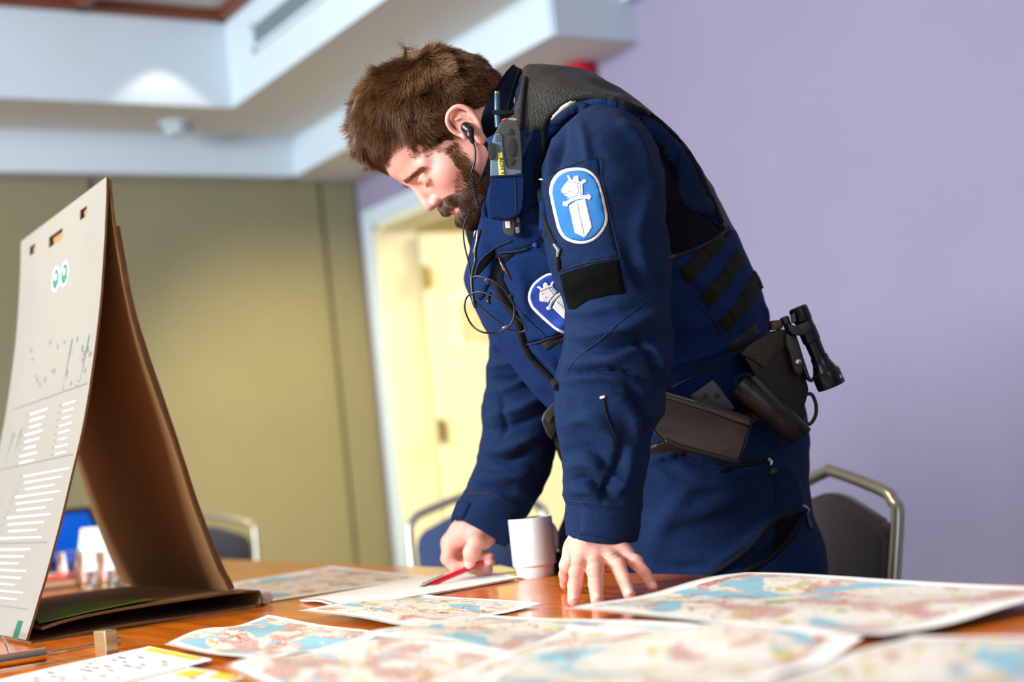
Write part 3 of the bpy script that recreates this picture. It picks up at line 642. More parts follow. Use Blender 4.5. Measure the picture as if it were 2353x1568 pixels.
# ================================================================== SOLID MODELLING (distance fields on a grid -> one smooth mesh)
class Grid:
    def __init__(s, lo, hi, h):
        s.h = h; s.lo = np.array(lo, float); s.n = np.ceil((np.array(hi) - s.lo) / h).astype(int) + 1
        s.D = np.full(s.n, 1.0, np.float32); s.R = np.eye(3); s.t = np.zeros(3)
        s.ax = [(s.lo[i] + h * np.arange(s.n[i])).astype(np.float32) for i in range(3)]
    def sub(s, lo, hi):
        a = np.clip(np.floor((np.array(lo) - s.lo) / s.h).astype(int), 0, s.n); b = np.clip(np.ceil((np.array(hi) - s.lo) / s.h).astype(int) + 1, 0, s.n)
        if (b <= a).any(): return None, None
        X = s.ax[0][a[0]:b[0], None, None]; Y = s.ax[1][None, a[1]:b[1], None]; Z = s.ax[2][None, None, a[2]:b[2]]
        return (slice(a[0], b[0]), slice(a[1], b[1]), slice(a[2], b[2])), (X, Y, Z)
    def comb(s, sl, d, k, op):
        c = s.D[sl]
        if op == 'u':
            if k > 0: hh = np.clip(.5 + .5 * (c - d) / k, 0, 1); s.D[sl] = c * (1 - hh) + d * hh - k * hh * (1 - hh)
            else: s.D[sl] = np.minimum(c, d)
        else:
            if k > 0: hh = np.clip(.5 - .5 * (c + d) / k, 0, 1); s.D[sl] = c * (1 - hh) + (-d) * hh + k * hh * (1 - hh)
            else: s.D[sl] = np.maximum(c, -d)
    def cap(s, a, b, ra, rb=None, k=.006, op='u'):
        rb = ra if rb is None else rb; a = np.array(a, np.float32); b = np.array(b, np.float32); m = max(ra, rb) + k * 2 + s.h * 3
        sl, g = s.sub(np.minimum(a, b) - m, np.maximum(a, b) + m)
        if sl is None: return s
        X, Y, Z = g; d = b - a; L = float(d @ d) + 1e-12
        t = np.clip(((X - a[0]) * d[0] + (Y - a[1]) * d[1] + (Z - a[2]) * d[2]) / L, 0, 1)
        q = np.sqrt((X - a[0] - t * d[0]) ** 2 + (Y - a[1] - t * d[1]) ** 2 + (Z - a[2] - t * d[2]) ** 2)
        s.comb(sl, q - (ra + (rb - ra) * t), k, op); return s
    def chain(s, pts, rs, k=.006, kin=.004, op='u'):
        rs = rs if hasattr(rs, '__len__') else [rs] * len(pts)
        for i in range(len(pts) - 1): s.cap(pts[i], pts[i + 1], rs[i], rs[i + 1], k if i == 0 else kin, op)
        return s
    def ell(s, c, r, R=None, k=.006, op='u'):
        R = np.eye(3) if R is None else np.asarray(R); c = np.array(c, float); r = np.array(r, float)
        e = np.sqrt(((R * r) ** 2).sum(1)) + k * 2 + s.h * 3
        sl, g = s.sub(c - e, c + e)
        if sl is None: return s
        P = [g[i] - c[i] for i in range(3)]; q = [(P[0] * R[0, j] + P[1] * R[1, j] + P[2] * R[2, j]) / r[j] for j in range(3)]
        l = np.sqrt(q[0] ** 2 + q[1] ** 2 + q[2] ** 2) + 1e-6; l2 = np.sqrt((q[0] / r[0]) ** 2 + (q[1] / r[1]) ** 2 + (q[2] / r[2]) ** 2) + 1e-6
        s.comb(sl, (l * (l - 1) / l2).astype(np.float32), k, op); return s
    def box(s, c, hs, R=None, rad=.004, k=.0, op='u'):
        R = np.eye(3) if R is None else np.asarray(R); c = np.array(c, float); hs = np.array(hs, float)
        e = (np.abs(R) * hs).sum(1) + k * 2 + s.h * 3 + rad; sl, g = s.sub(c - e, c + e)
        if sl is None: return s
        P = [g[i] - c[i] for i in range(3)]; q = [np.abs(P[0] * R[0, j] + P[1] * R[1, j] + P[2] * R[2, j]) - (hs[j] - rad) for j in range(3)]
        o = np.sqrt(np.maximum(q[0], 0) ** 2 + np.maximum(q[1], 0) ** 2 + np.maximum(q[2], 0) ** 2) + np.minimum(np.maximum(np.maximum(q[0], q[1]), q[2]), 0) - rad
        s.comb(sl, o.astype(np.float32), k, op); return s
    def tube(s, st, k=.01, kin=.004, sub=5, op='u', grow=0.0):
        """st: rows (cx,cy,cz, ux,uy,uz, ru, rv): elliptical sections swept through space"""
        A = cr([np.concatenate([np.array(a[:3]), np.array(a[3:6]), [a[6], a[7]]]) for a in st], sub)
        for i in range(len(A) - 1):
            a, b = A[i].astype(np.float32), A[i + 1].astype(np.float32); d = b[:3] - a[:3]; L = float(d @ d) + 1e-12
            if L < 1e-8: continue
            m = max(a[6], a[7], b[6], b[7]) + grow + k * 2 + s.h * 3
            sl, g = s.sub(np.minimum(a[:3], b[:3]) - m, np.maximum(a[:3], b[:3]) + m)
            if sl is None: continue
            X, Y, Z = g; tn = d / math.sqrt(L); u = (a[3:6] + b[3:6]) / 2; u = u - tn * float(u @ tn); u /= np.linalg.norm(u); v = np.cross(tn, u)
            t = np.clip(((X - a[0]) * d[0] + (Y - a[1]) * d[1] + (Z - a[2]) * d[2]) / L, 0, 1)
            px = X - a[0] - t * d[0]; py = Y - a[1] - t * d[1]; pz = Z - a[2] - t * d[2]
            ru = a[6] + (b[6] - a[6]) * t + grow; rv = a[7] + (b[7] - a[7]) * t + grow
            w = px * tn[0] + py * tn[1] + pz * tn[2]
            qu = (px * u[0] + py * u[1] + pz * u[2]); qv = (px * v[0] + py * v[1] + pz * v[2])
            rr = np.minimum(ru, rv); q = np.sqrt((qu / ru) ** 2 + (qv / rv) ** 2 + (w / rr) ** 2) + 1e-6
            g2 = np.sqrt((qu / ru ** 2) ** 2 + (qv / rv ** 2) ** 2 + (w / rr ** 2) ** 2) + 1e-5
            dd = q * (q - 1) / g2
            s.comb(sl, dd.astype(np.float32), k if i == 0 else kin, op)
        return s
    def plane(s, p, n, k=.0):
        """cut away the side n points to"""
        p = np.array(p); n = np.array(n, float); n /= np.linalg.norm(n)
        X, Y, Z = s.ax[0][:, None, None], s.ax[1][None, :, None], s.ax[2][None, None, :]
        d = ((X - p[0]) * n[0] + (Y - p[1]) * n[1] + (Z - p[2]) * n[2]).astype(np.float32); s.D = np.maximum(s.D, d); return s
    def mesh(s):
        D = s.D; n = s.n; ins = D < 0
        c = np.zeros(tuple(n - 1), np.int8)
        for i in (0, 1):
            for j in (0, 1):
                for k in (0, 1): c += ins[i:n[0] - 1 + i, j:n[1] - 1 + j, k:n[2] - 1 + k]
        act = (c > 0) & (c < 8); idx = np.argwhere(act); N = len(idx); vid = np.full(tuple(n - 1), -1, np.int64); vid[tuple(idx.T)] = np.arange(N)
        acc = np.zeros((N, 3)); cnt = np.zeros(N)
        corners = [(i, j, k) for i in (0, 1) for j in (0, 1) for k in (0, 1)]
        for a in corners:
            for ax in range(3):
                if a[ax]: continue
                b = list(a); b[ax] = 1
                da = D[idx[:, 0] + a[0], idx[:, 1] + a[1], idx[:, 2] + a[2]]; db = D[idx[:, 0] + b[0], idx[:, 1] + b[1], idx[:, 2] + b[2]]
                m = (da < 0) != (db < 0); t = da / (da - db + 1e-20)
                p = np.repeat(np.array(a, float)[None], N, 0); p[:, ax] += t; acc[m] += p[m]; cnt[m] += 1
        V = s.lo + (idx + acc / cnt[:, None]) * s.h
        F = []
        for ax in range(3):
            o1, o2 = [(1, 2), (2, 0), (0, 1)][ax]
            sl0 = [slice(0, n[i]) for i in range(3)]; sl1 = list(sl0); sl0[ax] = slice(0, n[ax] - 1); sl1[ax] = slice(1, n[ax])
            a, b = ins[tuple(sl0)], ins[tuple(sl1)]; e = np.argwhere(a != b)
            e = e[(e[:, o1] > 0) & (e[:, o2] > 0) & (e[:, o1] < n[o1] - 1) & (e[:, o2] < n[o2] - 1)]
            flip = a[tuple(e.T)]
            q = []
            for (d1, d2) in ((1, 1), (0, 1), (0, 0), (1, 0)):
                c_ = e.copy(); c_[:, o1] -= d1; c_[:, o2] -= d2; q.append(vid[tuple(c_.T)])
            q = np.stack(q, 1); q[~flip] = q[~flip][:, ::-1]; F.append(q)
        F = np.concatenate(F); F = F[(F >= 0).all(1)]
        return V, F
def fast_mesh(name, V, F, m=None, parent=None, smooth=True):
    me = bpy.data.meshes.new(name); V = np.asarray(V, np.float32); F = np.asarray(F, np.int32); me.vertices.add(len(V)); me.vertices.foreach_set('co', V.ravel())
    w = F.shape[1]; me.loops.add(F.size); me.loops.foreach_set('vertex_index', F.ravel()); me.polygons.add(len(F))
    me.polygons.foreach_set('loop_start', np.arange(0, F.size, w, dtype=np.int32)); me.polygons.foreach_set('loop_total', np.full(len(F), w, np.int32))
    me.update(calc_edges=True); me.validate(); return link(name, me, m, parent, smooth)
def vnormals(V, F):
    n = np.cross(V[F[:, 2]] - V[F[:, 0]], V[F[:, 3]] - V[F[:, 1]]); N = np.zeros_like(V)
    for k in range(4): np.add.at(N, F[:, k], n)
    return N / (np.linalg.norm(N, axis=1, keepdims=True) + 1e-12)
def relax(V, F, it=2, f=.5):
    E = np.concatenate([F[:, [0, 1]], F[:, [1, 2]], F[:, [2, 3]], F[:, [3, 0]]]); E = np.concatenate([E, E[:, ::-1]])
    cnt = np.bincount(E[:, 0], minlength=len(V))[:, None]
    for _ in range(it):
        S_ = np.stack([np.bincount(E[:, 0], V[E[:, 1], c], minlength=len(V)) for c in range(3)], 1); V = V * (1 - f) + f * S_ / np.maximum(cnt, 1)
    return V
# smooth 3-D value noise
_pt = np.random.default_rng(5).uniform(-1, 1, 65536).astype(np.float32)
def vnoise(P):
    I = np.floor(P).astype(np.int64); f = P - I; f = f * f * (3 - 2 * f); out = 0
    for i in (0, 1):
        for j in (0, 1):
            for k in (0, 1):
                h = ((I[:, 0] + i) * 73856093 ^ (I[:, 1] + j) * 19349663 ^ (I[:, 2] + k) * 83492791) & 65535
                out = out + _pt[h] * (f[:, 0] if i else 1 - f[:, 0]) * (f[:, 1] if j else 1 - f[:, 1]) * (f[:, 2] if k else 1 - f[:, 2])
    return out
def seg_dist(Q, poly):
    """distance from 2-D points to polyline, signed side, and position along it 0..1"""
    best = np.full(len(Q), 1e9); side = np.zeros(len(Q)); along = np.zeros(len(Q)); P = np.array(poly, float); L = np.r_[0, np.cumsum(np.linalg.norm(np.diff(P, axis=0), axis=1))]
    for i in range(len(P) - 1):
        a, b = P[i], P[i + 1]; d = b - a; l2 = d @ d; t = np.clip(((Q - a) @ d) / l2, 0, 1); r = Q - a - t[:, None] * d; q = np.linalg.norm(r, axis=1); m = q < best
        best[m] = q[m]; side[m] = np.sign(d[0] * r[m, 1] - d[1] * r[m, 0]); along[m] = (L[i] + t[m] * (L[i + 1] - L[i])) / L[-1]
    return best, side, along
def creases(V, N, items):
    """cloth folds: each item = (line measured on the photo, width px, height m [+ridge/-groove], sided 0/1)"""
    pr = proj(V); view = V - CO; view /= np.linalg.norm(view, axis=1)[:, None]; facing = np.clip(-(view * N).sum(1) * 2.5, 0, 1); off = np.zeros(len(V))
    for it in items:
        line, w, amp = it[:3]; sided = it[3] if len(it) > 3 else 0
        line = [tuple(p) for p in cr(line, 5)]
        xs = [p[0] for p in line]; ys = [p[1] for p in line]; m = np.where((pr[:, 0] > min(xs) - 3 * w) & (pr[:, 0] < max(xs) + 3 * w) & (pr[:, 1] > min(ys) - 3 * w) & (pr[:, 1] < max(ys) + 3 * w) & (facing > 0))[0]
        if len(m) == 0: continue
        d, sd, al = seg_dist(pr[m, :2], line); env = np.sin(np.pi * np.clip(al, .03, .97)) ** .5
        g = np.exp(-(d / w) ** 2)
        if sided: g = np.where(sd * sided > 0, np.exp(-(d / w) ** 2), np.exp(-(d / (w * .22)) ** 2))
        off[m] += amp * g * env * facing[m]
    return V + N * off[:, None]
def wrinkle(V, N, amp, scale, seed=0, ridged=True):
    P = V @ np.diag(scale) + seed * 13.7; n = vnoise(P) + .5 * vnoise(P * 2.03 + 7)
    d = (1 - np.abs(n) * 1.6) if ridged else n
    return V + N * (amp * d)[:, None]
def pst(l, r, Z, rv, Z2=None):
    """section whose left/right outline is seen at pixels l, r at distance Z"""
    a, b = PZ(*l, Z), PZ(*r, Z2 if Z2 else Z); c = (a + b) / 2; u = b - a; w = np.linalg.norm(u); return np.r_[c, u / w, w / 2, rv]
def bvh_of(*objs):
    V = []; F = []
    for o in objs:
        n = len(V); me = o.data; co = np.zeros(len(me.vertices) * 3, np.float32); me.vertices.foreach_get('co', co); M_ = np.array(o.matrix_world)
        co = co.reshape(-1, 3) @ M_[:3, :3].T + M_[:3, 3]; V += [tuple(map(float, v)) for v in co]; F += [tuple(k + n for k in p.vertices) for p in me.polygons]
    return BVHTree.FromPolygons(V, F)
def hit(bvh, x, y):
    d = Vector(ray(x, y)).normalized(); h = bvh.ray_cast(Vector(CO), d); return (np.array(h[0]), np.array(h[1])) if h[0] is not None else (None, None)
def hits(bvh, pts):
    H = [hit(bvh, x, y) for x, y in pts]; ok = [i for i, h in enumerate(H) if h[0] is not None]; out = []
    for i, h in enumerate(H):
        if h[0] is None:
            j = min(ok, key=lambda q: (pts[q][0] - pts[i][0]) ** 2 + (pts[q][1] - pts[i][1]) ** 2); Zd = proj(H[j][0])[2]; h = (PZ(*pts[i], Zd), H[j][1])
        out.append(h)
    return out
def drape(name, poly, bvh, thick, m, parent, step=9, lift=.0, bevel=True, auto=None, fit=None):
    """a piece of cloth / plastic laid on a surface: outline measured on the photo, real thickness"""
    poly = [tuple(map(float, p)) for p in poly]; pts = []
    for i in range(len(poly)):
        a, b = np.array(poly[i]), np.array(poly[(i + 1) % len(poly)]); n = max(1, int(np.linalg.norm(b - a) / step))
        for k in range(n): pts.append(tuple(a + (b - a) * k / n))
    nb = len(pts); xs = [p[0] for p in pts]; ys = [p[1] for p in pts]; P2 = np.array(pts)
    gx, gy = np.meshgrid(np.arange(min(xs) + step / 2, max(xs), step), np.arange(min(ys) + step / 2, max(ys), step)); G_ = np.stack([gx.ravel(), gy.ravel()], 1)
    d, _, _ = seg_dist(G_, pts + [pts[0]]); G_ = G_[(d > step * .45) & inpoly(G_, P2)]
    allp = [Vector(p) for p in pts] + [Vector(g) for g in G_]
    r = delaunay_2d_cdt(allp, [(i, (i + 1) % nb) for i in range(nb)], [], 1, 1e-5)
    vs, fs = r[0], r[2]; H = hits(bvh, [(v.x, v.y) for v in vs])
    q = np.array([(v.x, v.y) for v in vs]); dist, _, _ = seg_dist(q, pts + [pts[0]])
    top = []; bot = []
    for (p, nrm), dd in zip(H, dist):
        vd = CO - p; vd /= np.linalg.norm(vd); nn = nrm if np.dot(nrm, vd) > 0 else -nrm; nn = nn * .7 + vd * .3; nn /= np.linalg.norm(nn)
        tt = lift + thick * (1.0 if not bevel else (1 - .6 * math.exp(-(dd / (step * .45)) ** 2))); top.append(p + nn * tt); bot.append(p + nn * (lift - .0012))
    n = len(vs); F = []
    for f in fs:
        a, b, c = [q[k] for k in f[:3]]; ccw = (b[0] - a[0]) * (c[1] - a[1]) - (b[1] - a[1]) * (c[0] - a[0]) > 0
        F.append(tuple(f[::-1]) if ccw else tuple(f))
    ed = {}
    for f in F:
        for k in range(len(f)): ed[(f[k], f[(k + 1) % len(f)])] = 1
    bd = [(a, b) for (a, b) in ed if (b, a) not in ed]
    F += [(b, a, a + n, b + n) for a, b in bd]
    return pyd(name, top + bot, F, m, parent, True)
def inpoly(Q, P):
    c = np.zeros(len(Q), bool); n = len(P); j = n - 1
    for i in range(n):
        xi, yi = P[i]; xj, yj = P[j]; m = ((yi > Q[:, 1]) != (yj > Q[:, 1])) & (Q[:, 0] < (xj - xi) * (Q[:, 1] - yi) / (yj - yi + 1e-12) + xi); c ^= m; j = i
    return c
def dline(mb, bvh, pts, r, lift=0.0, step=8, seg=8, flat=None):
    P = cr(pts, 6); Q = [P[0]]
    for p in P[1:]:
        if np.linalg.norm(p - Q[-1]) > step * .6: Q.append(p)
    H = hits(bvh, [tuple(p[:2]) for p in Q]); W_ = []
    for p, nrm in H:
        vd = CO - p; vd /= np.linalg.norm(vd); nn = nrm if np.dot(nrm, vd) > 0 else -nrm; W_.append(p + (nn * .7 + vd * .3) * lift)
    mb.tube(W_, r, seg); return mb
# ================================================================== THE MAN
man = thing('person', (1.62, 1.88, 0), 'bearded man in dark blue police uniform leaning over the maps, pen in hand', 'person')
skin = mat('skin', (228, 164, 146), .48, bump=.3, bscale=900, vary=.07, vscale=28, sss=.10)
# ---- head frame measured from the profile: O = ear canal, face direction 54 deg below the left horizontal
HZ = 2.2; SC = FPX / HZ
O = PZ(1065, 290, HZ + .07)
cr_, cu_, cb_ = CN[:, 0], CN[:, 1], CN[:, 2]     # camera right, up, back
th = math.radians(54); yw = math.radians(8)
Yh = -math.cos(th) * cr_ - math.sin(th) * cu_; Zh = -math.sin(th) * cr_ + math.cos(th) * cu_
Xh = np.cross(Yh, Zh)
# Xh points to his left; must point towards the camera
if np.dot(Xh, cb_) < 0: Xh = -Xh
Yh2 = Yh * math.cos(yw) + Xh * math.sin(yw); Xh = Xh * math.cos(yw) - Yh * math.sin(yw); Yh = Yh2
HR = np.stack([Xh, Yh, Zh], 1)
def hw(p): return O + HR @ np.array(p, float)
def hwv(P): return O + np.asarray(P) @ HR.T
def skull(g, grow=0.0):
    k = .02
    g.ell((0, .018, .048), (.074 + grow, .101 + grow, .083 + grow), k=k)
    g.ell((0, .062, .055), (.062 + grow, .064 + grow, .060 + grow), k=k)
def build_head():
    g = Grid((-.1, -.13, -.2), (.1, .165, .155), .0016)
    skull(g)
    g.ell((0, .062, -.018), (.059, .062, .075), k=.02); g.ell((0, .070, .040), (.056, .060, .046), k=.02)
    g.ell((0, .055, -.060), (.054, .060, .040), k=.02)           # jaw
    g.ell((0, .100, -.080), (.026, .022, .020), k=.02)           # chin
    for s in (-1, 1):
        g.ell((s * .047, .080, -.026), (.019, .024, .022), k=.024)   # cheekbone
        g.ell((s * .050, .030, -.052), (.014, .030, .026), k=.02)     # jaw angle
        g.cap((s * .050, .096, .008), (s * .014, .1200, .019), .0085, .0075, k=.014)   # brow
        g.ell((s * .033, .130, -.006), (.017, .014, .0115), k=.010, op='s')          # socket
        g.ell((s * .033, .1065, -.008), (.0150, .0140, .0130), k=.004)                 # closed lid over eyeball
        g.cap((s * .021, .1195, -.0125), (s * .047, .1085, -.0135), .0017, .0013, k=.0015)   # lash fold
        g.cap((s * .022, .1200, .0010), (s * .047, .1095, -.0010), .0026, .0024, k=.004)  # upper fold
    # nose
    g.cap((0, .121, .010), (0, .134, -.024), .0075, .0088, k=.010)
    g.ell((0, .1350, -.0325), (.0098, .0105, .0092), k=.006)
    for s in (-1, 1):
        g.ell((s * .0115, .1255, -.0365), (.0066, .0098, .0074), k=.005)
        g.ell((s * .0062, .1315, -.0435), (.0034, .006, .0042), k=.002, op='s')
    g.cap((0, .120, -.041), (0, .119, -.054), .008, .009, k=.010)
    # lips
    g.cap((-.020, .1095, -.0605), (0, .1215, -.059), .003, .0052, k=.005); g.cap((.020, .1095, -.0605), (0, .1215, -.059), .003, .0052, k=.005)
    g.cap((-.016, .109, -.068), (0, .1175, -.0685), .004, .006, k=.006); g.cap((.016, .109, -.068), (0, .1175, -.0685), .004, .006, k=.006)
    g.cap((-.022, .112, -.0640), (.022, .112, -.0640), .0012, k=.002, op='s')
    # neck
    g.cap((0, -.020, -.010), (0, -.090, -.150), .058, .066, k=.02)
    g.cap((0, .02, -.050), (0, -.04, -.150), .045, .055, k=.03)
    # ears
    for s in (-1, 1):
        def e(x, y, z): return (s * x, y + .029, z - .017)
        Re = np.array([[1, 0, 0], [0, 1, 0], [0, 0, 1]]) if s > 0 else np.array([[-1, 0, 0], [0, 1, 0], [0, 0, 1.]])
        tilt = np.array([[math.cos(.42), -math.sin(.42) * 1, 0], [math.sin(.42), math.cos(.42), 0], [0, 0, 1]])
        RR = Re @ tilt
        g.ell(e(.083, -.014, .006), (.0042, .0165, .030), RR, k=.005)
        hel = [(.076, .004, .004), (.079, .006, .018), (.086, .001, .031), (.091, -.012, .036), (.0945, -.026, .030), (.0945, -.031, .014), (.090, -.027, -.006), (.085, -.016, -.020)]
        hel = [tuple(p) for p in cr(hel, 4)]
        g.chain([e(*p) for p in hel], .0038, k=.002, kin=.001)
        g.ell(e(.083, -.009, -.026), (.0048, .0085, .0095), RR, k=.004)
        g.ell(e(.091, -.008, .004), (.0055, .0085, .0125), RR, k=.003, op='s')
        g.chain([e(.088, -.021, -.010), e(.0895, -.022, .006), e(.089, -.016, .018), e(.0875, -.008, .022)], .0024, k=.003, kin=.001)
        g.ell(e(.081, .004, -.003), (.0045, .0040, .0065), k=.003)   # tragus
    V, F = g.mesh(); V = relax(V, F, 1, .5); return hwv(V), F[:, ::-1]
hV, hF = build_head()

# ---- hands
def build_left_hand():
    # planted on the table, fingers spread, pointing to the camera
    g = None
    wr = PZ(1378, 1232, 2.085); 
    mcp = {'i': PZ(1337, 1296, 2.035), 'm': PZ(1369, 1296, 2.030), 'r': PZ(1404, 1288, 2.035), 'p': PZ(1432, 1272, 2.045)}
    tip = {'i': PT(1318, 1380, .7385), 'm': PT(1372, 1379, .7385), 'r': PT(1446, 1368, .738), 'p': PT(1500, 1350, .7375)}
    rad = {'i': (.0125, .0112, .0102, .0086), 'm': (.0128, .0115, .0105, .0088), 'r': (.0122, .0108, .0100, .0084), 'p': (.0110, .0096, .0088, .0075)}
    arch = {'i': .010, 'm': .012, 'r': .012, 'p': .009}
    allp = list(mcp.values()) + list(tip.values()) + [wr]
    lo = np.min(allp, 0) - .05; hi = np.max(allp, 0) + np.array([.06, .09, .10]); g = Grid(lo, hi, .0012)
    fingers = {}
    for f in 'imrp':
        a, b = mcp[f], tip[f]; up = np.array([0, 0, 1.])
        p1 = a + (b - a) * .46 + up * arch[f]; p2 = a + (b - a) * .76 + up * arch[f] * .75
        fingers[f] = [a, p1, p2, b]
        g.chain([a, p1, p2, b], rad[f], k=.006, kin=.003)
        g.ell(p1 + up * .0012, (rad[f][1] * 1.04,) * 3, k=.004)
    wl, wr2 = PZ(1338, 1232, 2.075), PZ(1412, 1225, 2.10)
    for f, w in (('i', .75), ('m', .55), ('r', .35), ('p', .1)):
        base = wl * w + wr2 * (1 - w)
        g.cap(base, mcp[f], .0185, .0135, k=.012)
        g.cap(base * .3 + mcp[f] * .7 + np.array([0, 0, .006]), mcp[f] + np.array([0, 0, .0005]), .007, .0085, k=.006)   # tendon / knuckle
    g.cap(wl * .5 + wr2 * .5, PZ(1372, 1150, 2.11), .027, .028, k=.02)
    g.cap(wl, PZ(1345, 1150, 2.105), .020, .022, k=.02); g.cap(wr2, PZ(1420, 1150, 2.115), .018, .022, k=.02)
    # thumb on the far side, tip peeking out left of the index finger
    t0 = PZ(1322, 1262, 2.09); t1 = PZ(1305, 1300, 2.085); t2 = PT(1300, 1342, .7415); t2b = t2 * .5 + t1 * .5; 
    g.chain([t0, t1, t2b, t2], [.017, .0125, .0115, .0092], k=.012, kin=.004)
    g.cap(t0, mcp['i'] * .6 + wl * .4, .014, .013, k=.012)
    V, F = g.mesh(); return V, F, fingers, mcp, tip
lhV, lhF, LF, LM, LT = build_left_hand()
def build_right_hand():
    Z0 = 2.50
    def q(x, y, dz=0): return PZ(x, y, Z0 + dz)
    lo = np.array([1e9] * 3); hi = -lo
    for p in (q(990, 1150, -.08), q(1180, 1150, .10), q(990, 1345, -.08), q(1180, 1345, .10), q(1100, 1130, .04), q(990, 1345, .1), q(1180, 1150, -.08)): lo = np.minimum(lo, p); hi = np.maximum(hi, p)
    g = Grid(lo - .01, hi + .01, .0012)
    # wrist + back of hand (dorsum faces the far-left), palm faces the pen
    g.cap(q(1118, 1150, .02), q(1100, 1205, .01), .030, .030, k=.02)
    g.ell(q(1082, 1222, .012), (.036, .036, .027), k=.015)
    g.cap(q(1080, 1212, .005), q(1036, 1248, .012), .026, .0165, k=.014)          # towards index knuckle
    g.cap(q(1100, 1222, .02), q(1075, 1262, .035), .026, .018, k=.014)
    g.cap(q(1128, 1215, .0), q(1110, 1240, -.005), .020, .018, k=.014)            # thenar
    # index: knuckle -> down left side -> bends in to the pen
    g.chain([q(1036, 1248, .010), q(1029, 1284, .0), q(1048, 1305, -.006), q(1072, 1303, -.010)], [.0148, .0122, .0108, .0092], k=.010, kin=.004)
    # middle finger behind it
    g.chain([q(1050, 1250, .030), q(1052, 1282, .022), q(1064, 1294, .012), q(1078, 1296, .006)], [.0145, .0120, .0105, .0092], k=.010, kin=.004)
    # ring & little finger curl out to the right, under the thumb
    g.chain([q(1075, 1256, .040), q(1083, 1304, .028), q(1106, 1312, .016), q(1121, 1311, .010)], [.0140, .0112, .0105, .0090], k=.008, kin=.004)
    g.chain([q(1092, 1250, .048), q(1098, 1290, .038), q(1114, 1297, .026), q(1127, 1293, .018)], [.0130, .0105, .0095, .0084], k=.008, kin=.004)
    g.chain([q(1100, 1250, .050), q(1106, 1276, .044), q(1118, 1284, .034), q(1127, 1279, .028)], [.0110, .0092, .0082, .0072], k=.006, kin=.003)
    # thumb in front, pointing down on the pen
    g.chain([q(1112, 1212, -.012), q(1096, 1242, -.030), q(1084, 1272, -.034), q(1079, 1292, -.030)], [.0200, .0150, .0132, .0108], k=.012, kin=.005)
    g.ell(q(1085, 1268, -.034), (.0145, .0145, .0145), k=.006)
    V, F = g.mesh(); return V, F
rhV, rhF = build_right_hand()

# ---- sections of the clothed figure, measured from the outline in the photo
TOR = [pst((1165, 345), (1235, 262), 2.34, .060), pst((1124, 470), (1312, 208), 2.34, .125), pst((1092, 575), (1405, 212), 2.345, .185), pst((1096, 655), (1522, 300), 2.35, .200),
       pst((1110, 735), (1622, 425), 2.36, .190), pst((1160, 798), (1686, 545), 2.375, .180), pst((1215, 860), (1738, 660), 2.40, .172), pst((1262, 925), (1758, 770), 2.43, .170), pst((1285, 1000), (1815, 900), 2.45, .175)]
LAR = [pst((1325, 330), (1440, 330), 2.18, .050), pst((1262, 372), (1500, 378), 2.155, .082), pst((1250, 440), (1520, 455), 2.13, .088), pst((1262, 540), (1524, 550), 2.115, .082), pst((1292, 645), (1536, 660), 2.11, .078),
       pst((1310, 745), (1534, 765), 2.105, .076), pst((1308, 820), (1530, 850), 2.105, .076), pst((1290, 885), (1522, 915), 2.10, .078), pst((1288, 960), (1495, 985), 2.10, .070), pst((1297, 1060), (1481, 1075), 2.10, .062), pst((1306, 1150), (1466, 1165), 2.095, .053)]
RAR = [pst((1110, 560), (1250, 520), 2.50, .075), pst((1108, 640), (1262, 640), 2.53, .08), pst((1120, 720), (1275, 720), 2.54, .078), pst((1133, 780), (1282, 790), 2.54, .074), pst((1124, 830), (1287, 850), 2.54, .070), pst((1120, 900), (1285, 935), 2.53, .072),
       pst((1112, 985), (1273, 1010), 2.52, .068), pst((1101, 1075), (1252, 1095), 2.51, .060), pst((1070, 1140), (1205, 1180), 2.50, .052)]
PEL = [pst((1288, 985), (1832, 890), 2.45, .170), pst((1305, 1060), (1850, 1000), 2.45, .180), pst((1365, 1140), (1848, 1100), 2.45, .188), pst((1425, 1215), (1858, 1200), 2.45, .18)]
def w8(c, u, ru, rv): return np.r_[np.array(c, float), np.array(u, float), ru, rv]
NLEG = [pst((1420, 1180), (1856, 1180), 2.38, .105), pst((1470, 1260), (1872, 1260), 2.37, .110), pst((1500, 1340), (1892, 1340), 2.36, .108)]
bx, by, bz = NLEG[-1][:3]
ux = np.array([.85, -.5, 0])
NLEG += [w8((bx - .08, by + .01, .50), ux, .095, .085), w8((bx - .07, by + .02, .28), ux, .085, .08), w8((bx - .04, by + .02, .07), ux, .08, .075)]
FLEG = [np.r_[a[:3] + np.array([.02, .27, 0]), a[3:]] for a in NLEG]; FLEG[0] = pst((1430, 1180), (1780, 1180), 2.56, .10)

# ---- hidden body core so that head, arms, trunk and legs are one figure
def shrink(st, f, g=.8): return [np.r_[a[:6], a[6] * f, a[7] * g] for a in st]
def build_core():
    g = Grid((.95, 1.3, .02), (2.15, 2.55, 1.75), .012)
    g.tube(shrink(TOR, .72, .72), k=.03); g.tube(shrink(PEL, .7, .75), k=.03)
    g.tube(shrink(LAR, .5, .55), k=.03); g.tube(shrink(RAR, .5, .55), k=.03); g.tube(shrink(NLEG, .55, .6), k=.02); g.tube(shrink(FLEG, .55, .6), k=.02)
    g.cap(hw((0, -.05, -.08)), TOR[1][:3], .055, .08, k=.02)
    return g.mesh()
cV, cF = build_core()
n1, n2, n3 = len(hV), len(lhV), len(rhV)
BV = np.concatenate([hV, lhV, rhV, cV]); BF = np.concatenate([hF, lhF + n1, rhF + n1 + n2, cF + n1 + n2 + n3])
body = fast_mesh('body', BV, BF, skin, man)
